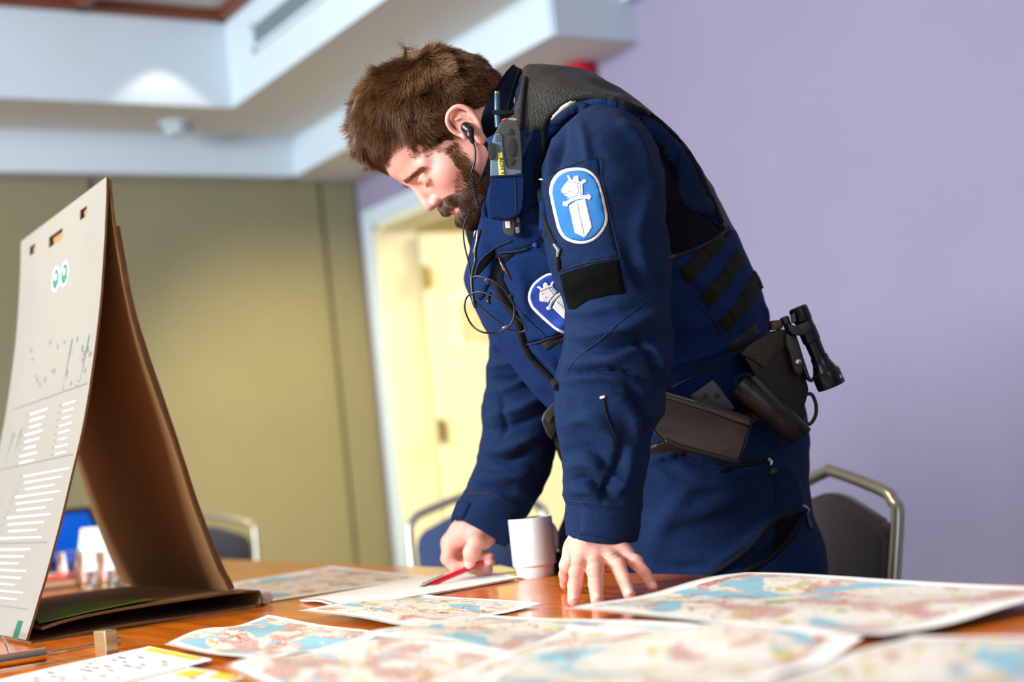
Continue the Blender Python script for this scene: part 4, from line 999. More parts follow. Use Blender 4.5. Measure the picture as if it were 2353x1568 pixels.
# fingernails
m_nail = mat('fingernail', (238, 190, 170), .25, coat=.3)
def nail(p_prev, p_tip, r, side=None):
    d = p_tip - p_prev; d /= np.linalg.norm(d); v = CO - p_tip; v = v - d * np.dot(v, d); v /= np.linalg.norm(v); up = v * .65 + (side if side is not None else np.array([0, 0, 1.])) * .6; up -= d * np.dot(up, d); up /= np.linalg.norm(up); w = np.cross(d, up)
    V = []; F = []; n = 9
    for i in range(n):
        for j in range(n):
            a, b = (i / (n - 1) * 2 - 1), (j / (n - 1) * 2 - 1); a2 = a * math.sqrt(1 - b * b / 2); b2 = b * math.sqrt(1 - a * a / 2)
            V.append(p_tip + d * (r * .12 + b2 * r * .72) + w * a2 * r * .68 + up * (r * (1.06 - .30 * a2 * a2 - .18 * max(b2, 0) ** 2)))
    for i in range(n - 1):
        for j in range(n - 1): F.append((i * n + j, i * n + j + 1, (i + 1) * n + j + 1, (i + 1) * n + j))
    k = len(V); V += [v - up * .0009 for v in V]; F += [tuple(q + k for q in f[::-1]) for f in F]
    return pyd('fingernail', V, F, m_nail, man)
for f, r in (('i', .0086), ('m', .0088), ('r', .0084), ('p', .0075)): nail(LF[f][2], LF[f][3], r)
nail(PZ(1084, 1272, 2.466), PZ(1079, 1292, 2.47), .0108, side=CO - PZ(1079, 1292, 2.47))
# wedding ring
a, b = LF['r'][0], LF['r'][1]; d = (b - a) / np.linalg.norm(b - a); rc = a + (b - a) * .36
s1 = np.cross(d, [0, 0, 1]); s1 /= np.linalg.norm(s1); s2 = np.cross(s1, d)
P = [rc + .0119 * (math.cos(t) * s1 + math.sin(t) * s2) + d * .0006 * (math.cos(t * 9)) for t in np.linspace(0, 2 * math.pi, 73)]
MB().tube(P, .0011, 8, cap=False).build('wedding_ring', mat('white gold', (236, 214, 180), .2, 1.0), man, smooth=True)
# ================================================================== CLOTHING
m_blue = mat('navy uniform cloth', (13, 36, 70), .9, spec=.18, bump=.6, bscale=900, vary=.28, vscale=260)
m_vest = mat('blue vest cloth', (9, 40, 86), .9, spec=.18, bump=.6, bscale=900, vary=.28, vscale=260)
m_mesh = mat('black spacer mesh', (15, 18, 20), .6, bump=.7, bscale=520, btype='voronoi')
m_dark = mat('black cloth and shade', (9, 11, 18), .9, spec=.15, bump=.4, bscale=1200)
m_tape = mat('black webbing tape', (17, 18, 21), .8, spec=.25, bump=.5, bscale=900)
m_olive = mat('olive black webbing', (34, 31, 20), .85, spec=.2, bump=.7, bscale=1100)
m_velcro = mat('black velcro', (8, 8, 9), .95, spec=.1, bump=1.0, bscale=1500)
m_leather = mat('black leather', (22, 21, 19), .38, bump=.16, bscale=500, vary=.15, vscale=30)
m_plast = mat('black moulded plastic', (20, 24, 27), .42)
m_steel = mat('steel fitting', (200, 202, 206), .25, 1.0)
m_seam = mat('navy seam thread', (10, 20, 44), .8)
m_seaml = mat('lighter navy edge stitching', (20, 44, 80), .85, spec=.2)

def cut_neck(g):
    a, b = PZ(1203, 170, 2.34), PZ(1092, 560, 2.34); vd = (a + b) / 2 - CO; n = np.cross(b - a, vd)
    if np.dot(n, PZ(1000, 350, 2.34) - a) < 0: n = -n
    g.plane(a, n)
def build_jacket():
    g = Grid((.9, 1.35, .68), (2.1, 2.55, 1.78), .0042)
    g.tube([np.r_[a[:6], a[6] * .93, a[7] * .93] for a in TOR], k=.02); cut_neck(g)
    g.tube(LAR, k=.03, kin=.006); g.tube(RAR, k=.03, kin=.006)
    # elbow bulge overlapping the forearm part
    g.tube([pst((1300, 800), (1532, 820), 2.10, .078), pst((1300, 845), (1528, 870), 2.098, .082), pst((1330, 862), (1518, 905), 2.10, .066)], k=.004)
    g.tube([pst((1287, 866), (1500, 872), 2.098, .074), pst((1284, 900), (1500, 930), 2.094, .080), pst((1288, 960), (1492, 985), 2.098, .072)], k=.006)
    # hollow sleeve ends
    e1 = LAR[-1]; g.cap(PZ(1385, 1168, 2.095), PZ(1382, 1215, 2.09), .040, .046, k=.004, op='s')
    e2 = RAR[-1]; g.cap(PZ(1137, 1165, 2.50), PZ(1118, 1215, 2.49), .036, .040, k=.004, op='s')
    V, F = g.mesh(); V = relax(V, F, 2, .5); N = vnormals(V, F)
    V = wrinkle(V, N, .0050, (8, 8, 15), 1); N = vnormals(V, F); V = wrinkle(V, N, .0018, (22, 22, 38), 2); N = vnormals(V, F)
    C = [
        # left (near) sleeve, upper
        ([(1275, 300), (1268, 400), (1262, 480)], 9, .005), ([(1300, 290), (1290, 350), (1283, 385)], 8, -.004), ([(1330, 275), (1345, 330), (1350, 385)], 12, .003),
        ([(1420, 270), (1470, 330), (1500, 420)], 16, .004), ([(1515, 400), (1470, 520), (1478, 600)], 22, .004), ([(1440, 560), (1470, 640), (1530, 660)], 18, -.005),
        ([(1300, 720), (1360, 715), (1440, 700)], 16, .005), ([(1320, 775), (1400, 765), (1520, 715)], 18, .007), ([(1330, 800), (1420, 800), (1525, 770)], 12, -.006),
        ([(1310, 835), (1400, 830), (1460, 800), (1480, 775)], 14, .005), ([(1460, 770), (1495, 815), (1512, 870), (1505, 920)], 10, -.009), ([(1480, 780), (1512, 830), (1526, 880)], 10, .006),
        ([(1305, 857), (1360, 852), (1430, 857), (1490, 880)], 7, -.010), ([(1295, 876), (1360, 868), (1440, 875), (1500, 905)], 11, .006),
        # forearm
        ([(1440, 880), (1470, 930), (1480, 990), (1470, 1040)], 12, -.006), ([(1425, 925), (1455, 960), (1465, 1060)], 13, .006),
        ([(1295, 980), (1350, 960), (1400, 990), (1430, 1050)], 18, .005), ([(1300, 1040), (1350, 1030), (1385, 1055), (1390, 1090)], 14, -.005), ([(1303, 1075), (1350, 1065), (1400, 1090), (1440, 1120)], 12, .006),
        ([(1310, 1108), (1345, 1100), (1380, 1125), (1420, 1150)], 8, -.007), ([(1310, 1130), (1350, 1128), (1395, 1148)], 9, .005), ([(1425, 1000), (1420, 1060), (1395, 1110), (1385, 1150)], 8, -.007), ([(1445, 1010), (1440, 1080), (1415, 1140)], 11, .006),
        # right (far) sleeve
        ([(1125, 815), (1180, 800), (1260, 815)], 12, -.009), ([(1120, 845), (1190, 835), (1270, 855)], 12, .007), ([(1122, 878), (1180, 870), (1250, 885)], 9, -.006), ([(1120, 905), (1180, 890), (1240, 850)], 10, .006),
        ([(1125, 740), (1180, 745), (1240, 760)], 12, .006), ([(1130, 770), (1180, 765), (1250, 785)], 9, -.006), ([(1120, 960), (1180, 945), (1255, 910)], 12, .006), ([(1120, 990), (1190, 975), (1260, 945)], 9, -.005),
        ([(1115, 1030), (1160, 1035), (1235, 1000)], 12, .006), ([(1110, 1055), (1170, 1060), (1230, 1035)], 8, -.006), ([(1100, 1085), (1150, 1100), (1215, 1090)], 11, .005), ([(1150, 900), (1160, 960), (1155, 1010)], 8, -.004), ([(1090, 1115), (1140, 1125), (1195, 1140)], 8, -.005),
    ]
    V = creases(V, N, [(c[0], c[1] * .85, c[2] * 2.3) + tuple(c[3:]) for c in C]); V = relax(V, F, 1, .4)
    return V, F
jV, jF = build_jacket()
jacket = fast_mesh('jacket', jV, jF, m_blue, man)

def ring_shell(st, th, h=.003, inner=.006, pad=.06):
    P = np.array([a[:3] for a in st]); g = Grid(P.min(0) - pad - .1, P.max(0) + pad + .1, h)
    g.tube(st, k=.004, kin=.003, grow=th)
    a, b = st[0], st[-1]; d = b[:3] - a[:3]; L = np.linalg.norm(d); d = d / L
    g.plane(b[:3], d); g.plane(a[:3], -d)
    ext = [np.r_[a[:3] - d * .05, a[3:]]] + list(st) + [np.r_[b[:3] + d * .05, b[3:]]]
    g.tube(ext, k=.002, kin=.002, grow=th - inner, op='s'); V, F = g.mesh(); return relax(V, F, 1, .4), F
# cuffs
V, F = ring_shell([pst((1304, 1152), (1468, 1172), 2.09, .054), pst((1304, 1190), (1465, 1212), 2.09, .053), pst((1306, 1230), (1456, 1244), 2.09, .051)], .002, .0022, .006, .06)
N = vnormals(V, F); V = wrinkle(V, N, .0009, (20, 20, 30), 3)
cuffL = fast_mesh('cuff', V, F, m_blue, man)
V, F = ring_shell([pst((1070, 1132), (1208, 1178), 2.50, .052), pst((1053, 1165), (1186, 1212), 2.495, .051), pst((1038, 1196), (1162, 1246), 2.49, .050)], .002, .0022, .006, .06)
N = vnormals(V, F); V = wrinkle(V, N, .0009, (20, 20, 30), 4)
cuffR = fast_mesh('cuff', V, F, m_blue, man)

# collar
def ring_loft(rings, th, n=96, sub=6, shift=0.0):
    R_ = cr([np.r_[PZ(*l, Z), PZ(*r, Z), rv, sh] for l, r, Z, rv, sh in rings], sub); V = []; m_ = len(R_)
    for s_ in (0, 1):
        for q in R_:
            a, b, rv, sh = q[:3], q[3:6], q[6], q[7]; c = (a + b) / 2; u = (b - a) / 2; ru = np.linalg.norm(u); u = u / ru; v = -(c - CO) / np.linalg.norm(c - CO); v -= u * np.dot(u, v); v /= np.linalg.norm(v); w = np.cross(u, v); w = w if np.dot(w, CN[:, 0]) < 0 else -w
            for k in range(n):
                t = 2 * math.pi * k / n; V.append(c + u * (ru - s_ * th) * math.cos(t) + v * (rv - s_ * th) * math.sin(t) + w * sh * max(math.sin(t), 0) ** 1.5)
    A = lambda s_, i, k: s_ * m_ * n + i * n + k % n; F = []
    for i in range(m_ - 1):
        for k in range(n): F += [(A(0, i, k), A(0, i, k + 1), A(0, i + 1, k + 1), A(0, i + 1, k)), (A(1, i, k), A(1, i + 1, k), A(1, i + 1, k + 1), A(1, i, k + 1))]
    for k in range(n): F += [(A(0, 0, k), A(1, 0, k), A(1, 0, k + 1), A(0, 0, k + 1)), (A(0, m_ - 1, k), A(0, m_ - 1, k + 1), A(1, m_ - 1, k + 1), A(1, m_ - 1, k))]
    return np.array(V), np.array(F)
V, F = ring_loft([((1094, 475), (1182, 150), 2.315, .108, .026), ((1078, 500), (1198, 160), 2.32, .116, .024), ((1071, 535), (1212, 176), 2.325, .124, .018), ((1080, 575), (1238, 196), 2.33, .130, .006)], .006)
N = vnormals(V, F); V = V + N * (.004 * vnoise(V * 17 + 3) + .0025 * vnoise(V * 34 + 8))[:, None]
collar = fast_mesh('collar', V, F, mat('dark navy collar cloth', (8, 17, 34), .9, spec=.2, bump=.4, bscale=1300), man)

# vest over the trunk
def build_vest():
    g = Grid((.95, 1.45, .75), (2.1, 2.5, 1.80), .0045)
    g.tube(TOR, k=.02, kin=.006)
    g.cap(PZ(1290, 262, 2.22), PZ(1410, 268, 2.19), .030, .034, k=.05)   # shoulder yoke
    cut_neck(g)
    g.tube([np.r_[a[:6], a[6] * 1.0, a[7]] for a in LAR[:4]], k=.012, grow=.006, op='s')
    V, F = g.mesh(); V = relax(V, F, 3, .5); N = vnormals(V, F)
    V = wrinkle(V, N, .0035, (8, 8, 12), 6); N = vnormals(V, F); V = wrinkle(V, N, .0010, (24, 24, 34), 7); N = vnormals(V, F)
    C = [([(1270, 300), (1310, 262), (1380, 240), (1450, 252), (1530, 300)], 12, .007), ([(1430, 262), (1500, 300), (1570, 380), (1610, 470)], 14, .007), ([(1440, 285), (1520, 340), (1580, 450)], 9, -.006),
         ([(1560, 330), (1600, 400), (1600, 470), (1560, 500)], 14, .006), ([(1600, 480), (1640, 500), (1660, 530)], 9, -.006),
         ([(1540, 600), (1600, 640), (1650, 700)], 16, .005), ([(1540, 760), (1620, 740), (1680, 700)], 18, .004), ([(1540, 840), (1620, 810), (1700, 780)], 14, .005), ([(1530, 700), (1560, 760), (1570, 830)], 22, -.005),
         ([(1150, 600), (1200, 640), (1210, 720)], 12, .005), ([(1110, 540), (1140, 600), (1130, 660)], 10, -.005), ([(1190, 420), (1215, 360), (1225, 300)], 9, .005), ([(1225, 470), (1235, 400), (1232, 330)], 8, -.006),
         ([(1210, 760), (1260, 770), (1300, 740)], 12, .004), ([(1225, 800), (1270, 830), (1290, 870)], 12, .004), ([(1745, 690), (1762, 720), (1768, 760)], 9, .005)]
    V = creases(V, N, [(c[0], c[1] * .85, c[2] * 2.3) + tuple(c[3:]) for c in C]); return relax(V, F, 1, .4), F
vV, vF = build_vest()
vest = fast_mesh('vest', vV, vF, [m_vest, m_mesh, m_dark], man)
fc = vV[vF].mean(1); pc2 = proj(fc)[:, :2]; mi = np.zeros(len(vF), int)
BIND = [(1248, 300), (1260, 272), (1298, 240), (1345, 226), (1400, 227), (1470, 253), (1525, 291), (1580, 352), (1625, 440), (1657, 512)]
yoke = np.array([(1150, 120), (1390, 120), (1520, 160), (1680, 330), (1760, 525), (1672, 528)] + [tuple(p) for p in cr(BIND, 5)][::-1] + [(1150, 302)])
side = np.array([(1400, 268), (1450, 274), (1515, 328), (1552, 380), (1562, 440), (1600, 490), (1650, 516), (1690, 520), (1672, 545), (1540, 596), (1400, 600), (1400, 300)])  # dark side panel, with the underarm shade painted into the same black
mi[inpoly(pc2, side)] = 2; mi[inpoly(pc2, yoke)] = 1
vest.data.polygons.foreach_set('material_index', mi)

# trousers, belt, shoes
def build_trousers():
    g = Grid((1.2, 1.45, .04), (2.15, 2.5, 1.02), .006)
    g.tube(PEL, k=.02); g.tube(NLEG, k=.03, kin=.006); g.tube(FLEG, k=.03, kin=.006)
    V, F = g.mesh(); V = relax(V, F, 2, .5); N = vnormals(V, F)
    V = wrinkle(V, N, .004, (7, 7, 9), 8); N = vnormals(V, F); V = wrinkle(V, N, .0012, (22, 22, 30), 9); N = vnormals(V, F)
    C = [([(1540, 1060), (1600, 1090), (1680, 1092), (1750, 1075)], 10, .005), ([(1550, 1040), (1620, 1065), (1700, 1070)], 7, -.005), ([(1500, 1080), (1580, 1120), (1700, 1110)], 12, .004),
         ([(1480, 1060), (1530, 1050), (1560, 1035)], 8, .005), ([(1490, 1200), (1600, 1180), (1700, 1140)], 22, .004), ([(1500, 1290), (1560, 1310), (1640, 1300)], 16, -.004), ([(1780, 1090), (1784, 1130), (1786, 1190)], 5, -.004), ([(1800, 1060), (1825, 1120), (1840, 1180)], 14, .004),
         ([(1640, 1300), (1720, 1250), (1800, 1180)], 12, .006), ([(1720, 1300), (1790, 1250), (1840, 1190)], 12, -.010), ([(1500, 1250), (1540, 1180), (1600, 1110)], 24, .004)]
    V = creases(V, N, [(c[0], c[1] * .85, c[2] * 2.3) + tuple(c[3:]) for c in C]); return relax(V, F, 1, .4), F
tV, tF = build_trousers(); trousers = fast_mesh('trousers', tV, tF, m_blue, man)
V, F = ring_shell([pst((1278, 960), (1800, 860), 2.44, .172), pst((1283, 979), (1811, 882), 2.445, .173), pst((1287, 997), (1822, 905), 2.45, .174)], .012, .004, .014, .2)
belt = fast_mesh('duty_belt', V, F, m_leather, man)
for a in (NLEG[-1], FLEG[-1]):
    g = Grid(a[:3] + [-.25, -.12, -.08], a[:3] + [.15, .12, .12], .005); c = a[:3]
    g.ell((c[0] + .0, c[1], .06), (.055, .045, .05), k=.02); g.cap((c[0] + .02, c[1], .05), (c[0] - .15, c[1], .042), .042, .038, k=.03); g.cap((c[0] + .01, c[1], .06), (c[0] + .01, c[1], .15), .045, k=.02); g.plane((0, 0, .004), (0, 0, -1)); g.plane(c + [0, 0, .09], (0, 0, 1))
    V, F = g.mesh(); fast_mesh('boot', V, F, m_leather, man)

jb = bvh_of(jacket, cuffL, cuffR); vb = bvh_of(vest, jacket, collar); tb = bvh_of(trousers, belt); allb = bvh_of(vest, jacket, trousers, belt, collar, cuffL, cuffR)

# ---- sleeve emblem: outlines read off the photo (crop coordinates -> photo pixels)
def c4(pts): return [(1240 + x / 3.565, 360 + y / 3.565) for x, y in pts]
OVAL = [(80, 290), (92, 215), (138, 146), (210, 105), (300, 92), (380, 101), (448, 145), (490, 210), (515, 290), (540, 400), (558, 500), (545, 570), (500, 640), (440, 690), (360, 714), (270, 705), (200, 670), (155, 600), (130, 510), (105, 410)]
OVAL = [tuple(p[:2]) for p in cr(OVAL + [OVAL[0]], 3)][:-1]
BLADE_L = [(243, 405), (308, 362), (374, 665), (292, 625)]; BLADE_R = [(308, 362), (378, 345), (432, 580), (374, 665)]
GUARD = [(195, 372), (228, 368), (262, 340), (330, 318), (396, 322), (398, 306), (428, 326), (413, 357), (386, 344), (330, 348), (272, 366), (238, 388), (230, 412), (195, 400)]
GLINE = [(212, 389), (240, 372), (268, 354), (330, 334), (410, 332)]
LION = [(182, 275), (205, 235), (228, 208), (240, 196), (236, 175), (225, 155), (245, 154), (258, 175), (262, 192), (275, 194), (282, 170), (296, 160), (315, 158), (325, 178), (322, 205), (342, 212), (352, 196), (366, 190), (385, 195), (382, 212), (362, 220), (352, 236), (358, 275), (358, 306), (330, 314), (296, 320), (240, 342), (228, 346), (236, 328), (208, 318), (198, 304), (186, 292)]
LINES = [[(230, 206), (262, 210), (300, 216), (340, 226)], [(232, 240), (238, 235), (245, 239)], [(198, 304), (212, 306), (226, 300)], [(236, 294), (248, 283), (262, 288)], [(318, 222), (314, 250), (322, 280), (316, 310)], [(340, 228), (334, 255), (342, 285), (336, 312)]]
m_pblue = mat('emblem light blue', (10, 104, 168), .7, bump=.4, bscale=1500); m_pblue2 = mat('emblem deep blue', (6, 58, 156), .7, bump=.4, bscale=1500); m_pw = mat('emblem white embroidery', (238, 236, 234), .7, bump=.5, bscale=1600); m_pg = mat('emblem pale grey embroidery', (214, 208, 204), .7, bump=.5, bscale=1600); m_line = mat('emblem navy line', (40, 70, 130), .7)
def emblem(name, tr, bvh, blue, lift):
    o = drape(name, tr(OVAL), bvh, .0024, m_pw, man, step=6, lift=lift)
    c = np.mean(OVAL, 0); inner = [tuple(c + (np.array(p) - c) * np.array([.905, .93])) for p in OVAL]
    b2 = bvh_of(o)
    f = drape('emblem_field', tr(inner), b2, .0007, blue, o, step=6); f.parent = o
    for nm, poly, mm, th in (('blade', BLADE_L, m_pw, .0016), ('blade', BLADE_R, m_pg, .0016), ('lion_head', LION, m_pw, .0019), ('guard', GUARD, m_pw, .0022)):
        drape(nm, tr(poly), b2, th, mm, o, step=4, bevel=False)
    mb = MB()
    for L_ in LINES + [GLINE]: dline(mb, b2, tr(L_), .00042, .0021, step=3, seg=5)
    dline(mb, b2, tr([(308, 362), (374, 662)]), .0003, .0017, step=5, seg=5)
    mb.build('stitched_lines', m_line, o); return o
emblem('sleeve_emblem', c4, jb, m_pblue, .0008)
al = math.radians(33)
def chest(pts):
    r = []
    for x, y in pts:
        dx, dy = (x - 310) / 3.565 * .90, (y - 335) / 3.565 * .84; r.append((1275 + dx * math.cos(al) + dy * math.sin(al), 684 - dx * math.sin(al) + dy * math.cos(al)))
    return r
vo = bvh_of(vest)
emblem('chest_emblem', chest, vo, m_pblue2, .0012)

# ---- sleeve details
drape('velcro_panel', [(1287, 632), (1330, 617), (1380, 604), (1422, 597), (1430, 640), (1437, 674), (1395, 680), (1352, 690), (1322, 711), (1308, 712), (1296, 672)], jb, .003, m_velcro, man, step=7)
drape('sleeve_pocket', [(1247, 404), (1290, 388), (1374, 362), (1382, 410), (1398, 480), (1412, 560), (1424, 590), (1375, 600), (1300, 620), (1288, 610), (1276, 560), (1256, 480)], jb, .0010, m_blue, man, step=9)
mb = MB(); dline(mb, jb, [(1306, 852), (1322, 828), (1380, 780), (1460, 712), (1536, 655)], .0008, .0006); mb.build('sleeve_seam', m_seaml, man)
mb = MB(); dline(mb, jb, [(1250, 404), (1300, 385), (1374, 362), (1382, 410)], .0006, .0016); dline(mb, jb, [(1382, 410), (1398, 480), (1424, 592)], .0006, .0016); dline(mb, jb, [(1290, 622), (1350, 604), (1424, 592)], .0009, .002); mb.build('pocket_stitching', m_seam, man)
mb = MB(); dline(mb, jb, [(1240, 415), (1243, 450), (1250, 490), (1262, 530), (1277, 562)], .0045, .001, seg=10); mb.build('sleeve_zip', m_tape, man)
mb = MB(); H = hits(jb, [(1274, 562), (1284, 575), (1280, 590), (1282, 600), (1283, 622)]); W_ = [h[0] + (CO - h[0]) / 2.1 * .006 for h in H]
mb.tube(W_[:3], [.003, .0038, .002], 10); mb.build('zip_slider', m_steel, man); mb = MB(); mb.tube(W_[2:], [.002, .0034, .003], 8); mb.build('zip_pull', m_olive, man)
mb = MB(); dline(mb, jb, [(1236, 418), (1240, 412), (1252, 414)], .0012, .003); mb.build('zip_end', m_pw, man)
# forearm pocket with zip
drape('forearm_pocket', [(1384, 905), (1402, 900), (1430, 905), (1462, 922), (1478, 960), (1480, 1010), (1455, 1050), (1432, 1035), (1415, 1005), (1398, 960)], jb, .0014, m_blue, man, step=8)
mb = MB(); dline(mb, jb, [(1388, 918), (1394, 955), (1405, 985), (1420, 1018)], .0016, .002); mb.build('forearm_zip', m_tape, man)
mb = MB(); dline(mb, jb, [(1380, 915), (1390, 912)], .0018, .004, step=3); mb.build('forearm_zip_end', m_pw, man)
cb = bvh_of(cuffL, jacket); cbr = bvh_of(cuffR, jacket)
drape('cuff_tab', [(1338, 1160), (1400, 1166), (1470, 1186), (1468, 1196), (1448, 1246), (1400, 1238), (1334, 1228)], cb, .0042, m_blue, man, step=8)
mb = MB(); dline(mb, cb, [(1341, 1156), (1338, 1190), (1335, 1230)], .0011, .001); dline(mb, cb, [(1306, 1150), (1360, 1156), (1412, 1166)], .0009, .001); mb.build('cuff_seam', m_seam, man)
drape('cuff_tab', [(1052, 1152), (1072, 1152), (1082, 1158), (1065, 1194), (1040, 1200), (1036, 1190)], cbr, .004, m_blue, man, step=7)
mb = MB(); dline(mb, cbr, [(1072, 1140), (1110, 1134), (1150, 1144), (1200, 1170)], .0012, .001); mb.build('cuff_seam', m_seam, man)

# ---- vest details
mb = MB(); dline(mb, bvh_of(vest), BIND, .0046, .002, seg=10); mb.build('yoke_binding', m_tape, man)
mb = MB(); dline(mb, vb, [(1250, 300), (1248, 340), (1240, 380), (1236, 412)], .0045, .002, seg=10); mb.build('armhole_binding', m_tape, man)
drape('shoulder_flap', [(1262, 282), (1285, 262), (1325, 236), (1345, 238), (1350, 246), (1320, 262), (1290, 285), (1278, 290), (1264, 288)], vb, .006, m_blue, man, step=7)
drape('name_tape', [(1264, 272), (1300, 240), (1318, 231), (1324, 236), (1300, 252), (1268, 279)], vb, .0085, mat('cream reflective tape', (232, 222, 200), .6), man, step=5)
for poly in ([(1560, 622), (1610, 575), (1655, 531), (1669, 557), (1630, 600), (1583, 651)], [(1608, 684), (1655, 630), (1694, 569), (1704, 580), (1713, 596), (1675, 655), (1629, 709)], [(1652, 737), (1695, 690), (1734, 622), (1745, 640), (1753, 661), (1712, 722), (1665, 764)]):
    st_ = drape('molle_strap', poly, vb, .0032, m_olive, man, step=7)
    a0, a1 = np.array(poly[0]), np.array(poly[-1]); b0, b1 = np.array(poly[2]), np.array(poly[-3] if len(poly) > 6 else poly[3]); sb = bvh_of(st_)
    for f_ in (.25, .62):
        p_, q_ = a0 + (b0 - a0) * f_, a1 + (b1 - a1) * f_; mb = MB(); dline(mb, sb, [tuple(p_ * .92 + q_ * .08), tuple((p_ + q_) / 2), tuple(q_ * .92 + p_ * .08)], .0007, .0003, step=5); mb.build('bar_tack', m_tape, st_)
drape('elastic_band', [(1669, 793), (1705, 768), (1736, 745), (1744, 765), (1715, 792), (1690, 812)], vb, .002, mat('dark grey elastic', (38, 40, 38), .85, bump=.6, bscale=900), man, step=7)
drape('hem_tab', [(1602, 838), (1614, 832), (1624, 848), (1611, 856)], vb, .0025, m_blue, man, step=5)
mb = MB(); dline(mb, vb, [(1530, 595), (1590, 575), (1650, 545), (1672, 524)], .003, .002); dline(mb, vb, [(1590, 690), (1640, 735), (1660, 775), (1690, 800)], .001, .002); dline(mb, vb, [(1545, 890), (1620, 850), (1700, 806), (1765, 762)], .0022, .002); mb.build('vest_seam', m_seam, man)
drape('vest_side_fold', [(1560, 345), (1585, 360), (1615, 420), (1640, 470), (1640, 500), (1610, 495), (1570, 470), (1555, 430), (1552, 380)], vb, .006, m_blue, man, step=8)
# open front flap and front zip
flap = drape('vest_front_flap', [(1112, 452), (1120, 500), (1200, 492), (1232, 470), (1240, 430), (1252, 470), (1258, 534), (1237, 557), (1211, 570), (1183, 577), (1153, 580), (1137, 593), (1132, 629), (1114, 680), (1104, 690), (1094, 682), (1089, 649), (1094, 600), (1104, 540)], vb, .006, m_vest, man, step=7)
fb = bvh_of(flap, vest, jacket)
drape('flap_velcro', [(1094, 628), (1103, 600), (1136, 572), (1137, 590), (1118, 612), (1098, 634)], fb, .002, m_velcro, man, step=6)
mb = MB(); dline(mb, fb, [(1258, 534), (1237, 557), (1211, 570), (1183, 577), (1153, 580), (1137, 593)], .0018, .001); dline(mb, fb, [(1092, 640), (1104, 600), (1140, 568), (1175, 553)], .0012, .002); mb.build('flap_edge', m_seam, man)
mb = MB(); dline(mb, vb, [(1132, 640), (1160, 690), (1190, 735), (1205, 790), (1230, 830), (1262, 862), (1284, 890)], .0062, .002, seg=10); mb.build('front_zip', m_tape, man)
drape('chest_pocket', [(1150, 600), (1180, 590), (1240, 575), (1290, 590), (1310, 640), (1312, 762), (1262, 775), (1212, 790), (1196, 740), (1180, 690), (1160, 640)], vo, .0011, m_vest, man, step=9)
mb = MB(); dline(mb, vo, [(1196, 745), (1212, 790), (1262, 776), (1312, 764)], .0014, .002); dline(mb, vo, [(1185, 700), (1215, 735), (1250, 770)], .0008, .0026); mb.build('pocket_seam', m_seam, man)
drape('pocket_loop', [(1243, 790), (1262, 778), (1300, 772), (1302, 782), (1278, 790), (1256, 806)], vo, .003, m_mesh, man, step=5)
def button(px_, r, mm, bv, lift=.004, nm='snap_button'):
    p, n_ = hit(bv, *px_)
    if p is None: return
    v = CO - p; v /= np.linalg.norm(v); n_ = n_ if np.dot(n_, v) > 0 else -n_
    MB().lathe([(0, .0022), (r * .6, .002), (r, .0005), (r, -.004), (0, -.004)], p + n_ * lift, axis=n_, seg=20).build(nm, mm, man, smooth=True)
button((1231, 562), .0045, m_pblue2, fb, .003); button((1121, 645), .006, mat('dark blue snap', (24, 44, 84), .4), fb, .003); button((1174, 680), .0035, mat('copper eyelet', (190, 130, 110), .3, 1.0), vb, .003)
# collar lining at the throat, hanging loop, strap bits
mb = MB(); dline(mb, bvh_of(collar, vest), [(1192, 160), (1178, 200), (1166, 250), (1160, 300)], .0009, .001); mb.build('collar_seam', m_seam, man)
mb = MB(); dline(mb, bvh_of(collar, vest), [(1208, 180), (1200, 240), (1196, 300)], .0034, .002); mb.build('yoke_binding', m_tape, man)
drape('pouch_opening', [(1140, 596), (1186, 580), (1166, 606), (1156, 640), (1184, 700), (1160, 706), (1130, 660)], vo, .0016, m_dark, man, step=6)
# pens tucked behind the flap
t = thing('ballpoint_pen', tuple(PZ(1160, 620, 2.16)), 'dark pen tucked into the vest behind the open chest flap', 'pen')
MB().tube([PZ(1148, 590, 2.165), PZ(1164, 625, 2.158), PZ(1176, 646, 2.153)], [.0028, .0032, .0012], 12).build('barrel', mat('dark bronze pen', (70, 52, 34), .35, .6), t, smooth=True)
MB().tube([PZ(1146, 592, 2.160), PZ(1158, 622, 2.152)], .0012, 8).build('clip', m_steel, t, smooth=True)

# trouser zips
mb = MB(); dline(mb, tb, [(1620, 1330), (1680, 1290), (1730, 1250), (1770, 1205), (1810, 1182), (1852, 1168)], .0050, .002, seg=10); mb.build('thigh_zip', m_tape, man)
mb = MB(); dline(mb, tb, [(1690, 1326), (1760, 1290), (1800, 1255), (1830, 1215), (1850, 1172)], .0050, .002, seg=10); mb.build('thigh_zip', m_tape, man)
drape('thigh_pocket_lining', [(1782, 1202), (1812, 1188), (1844, 1178), (1826, 1212), (1796, 1252), (1768, 1278), (1778, 1230)], tb, .0008, m_dark, man, step=7)
mb = MB(); dline(mb, tb, [(1652, 1086), (1700, 1072), (1762, 1062)], .0030, .002); mb.build('pocket_zip', m_tape, man)
mb = MB(); dline(mb, tb, [(1538, 1040), (1600, 1062), (1680, 1080), (1760, 1075)], .0009, .001); dline(mb, tb, [(1783, 1090), (1784, 1140), (1787, 1190)], .0008, .001); dline(mb, tb, [(1850, 1178), (1838, 1220), (1800, 1270), (1740, 1322)], .0007, .005); mb.build('trouser_seam', m_seaml, man)
for (x, y) in ((1768, 1060), (1852, 1170)):
    H = hits(tb, [(x - 4, y - 6), (x + 4, y + 2), (x + 2, y + 10)]); W_ = [h[0] + (CO - h[0]) / 2.2 * .008 for h in H]; MB().tube(W_, [.003, .004, .0022], 10).build('zip_slider', m_steel, man)
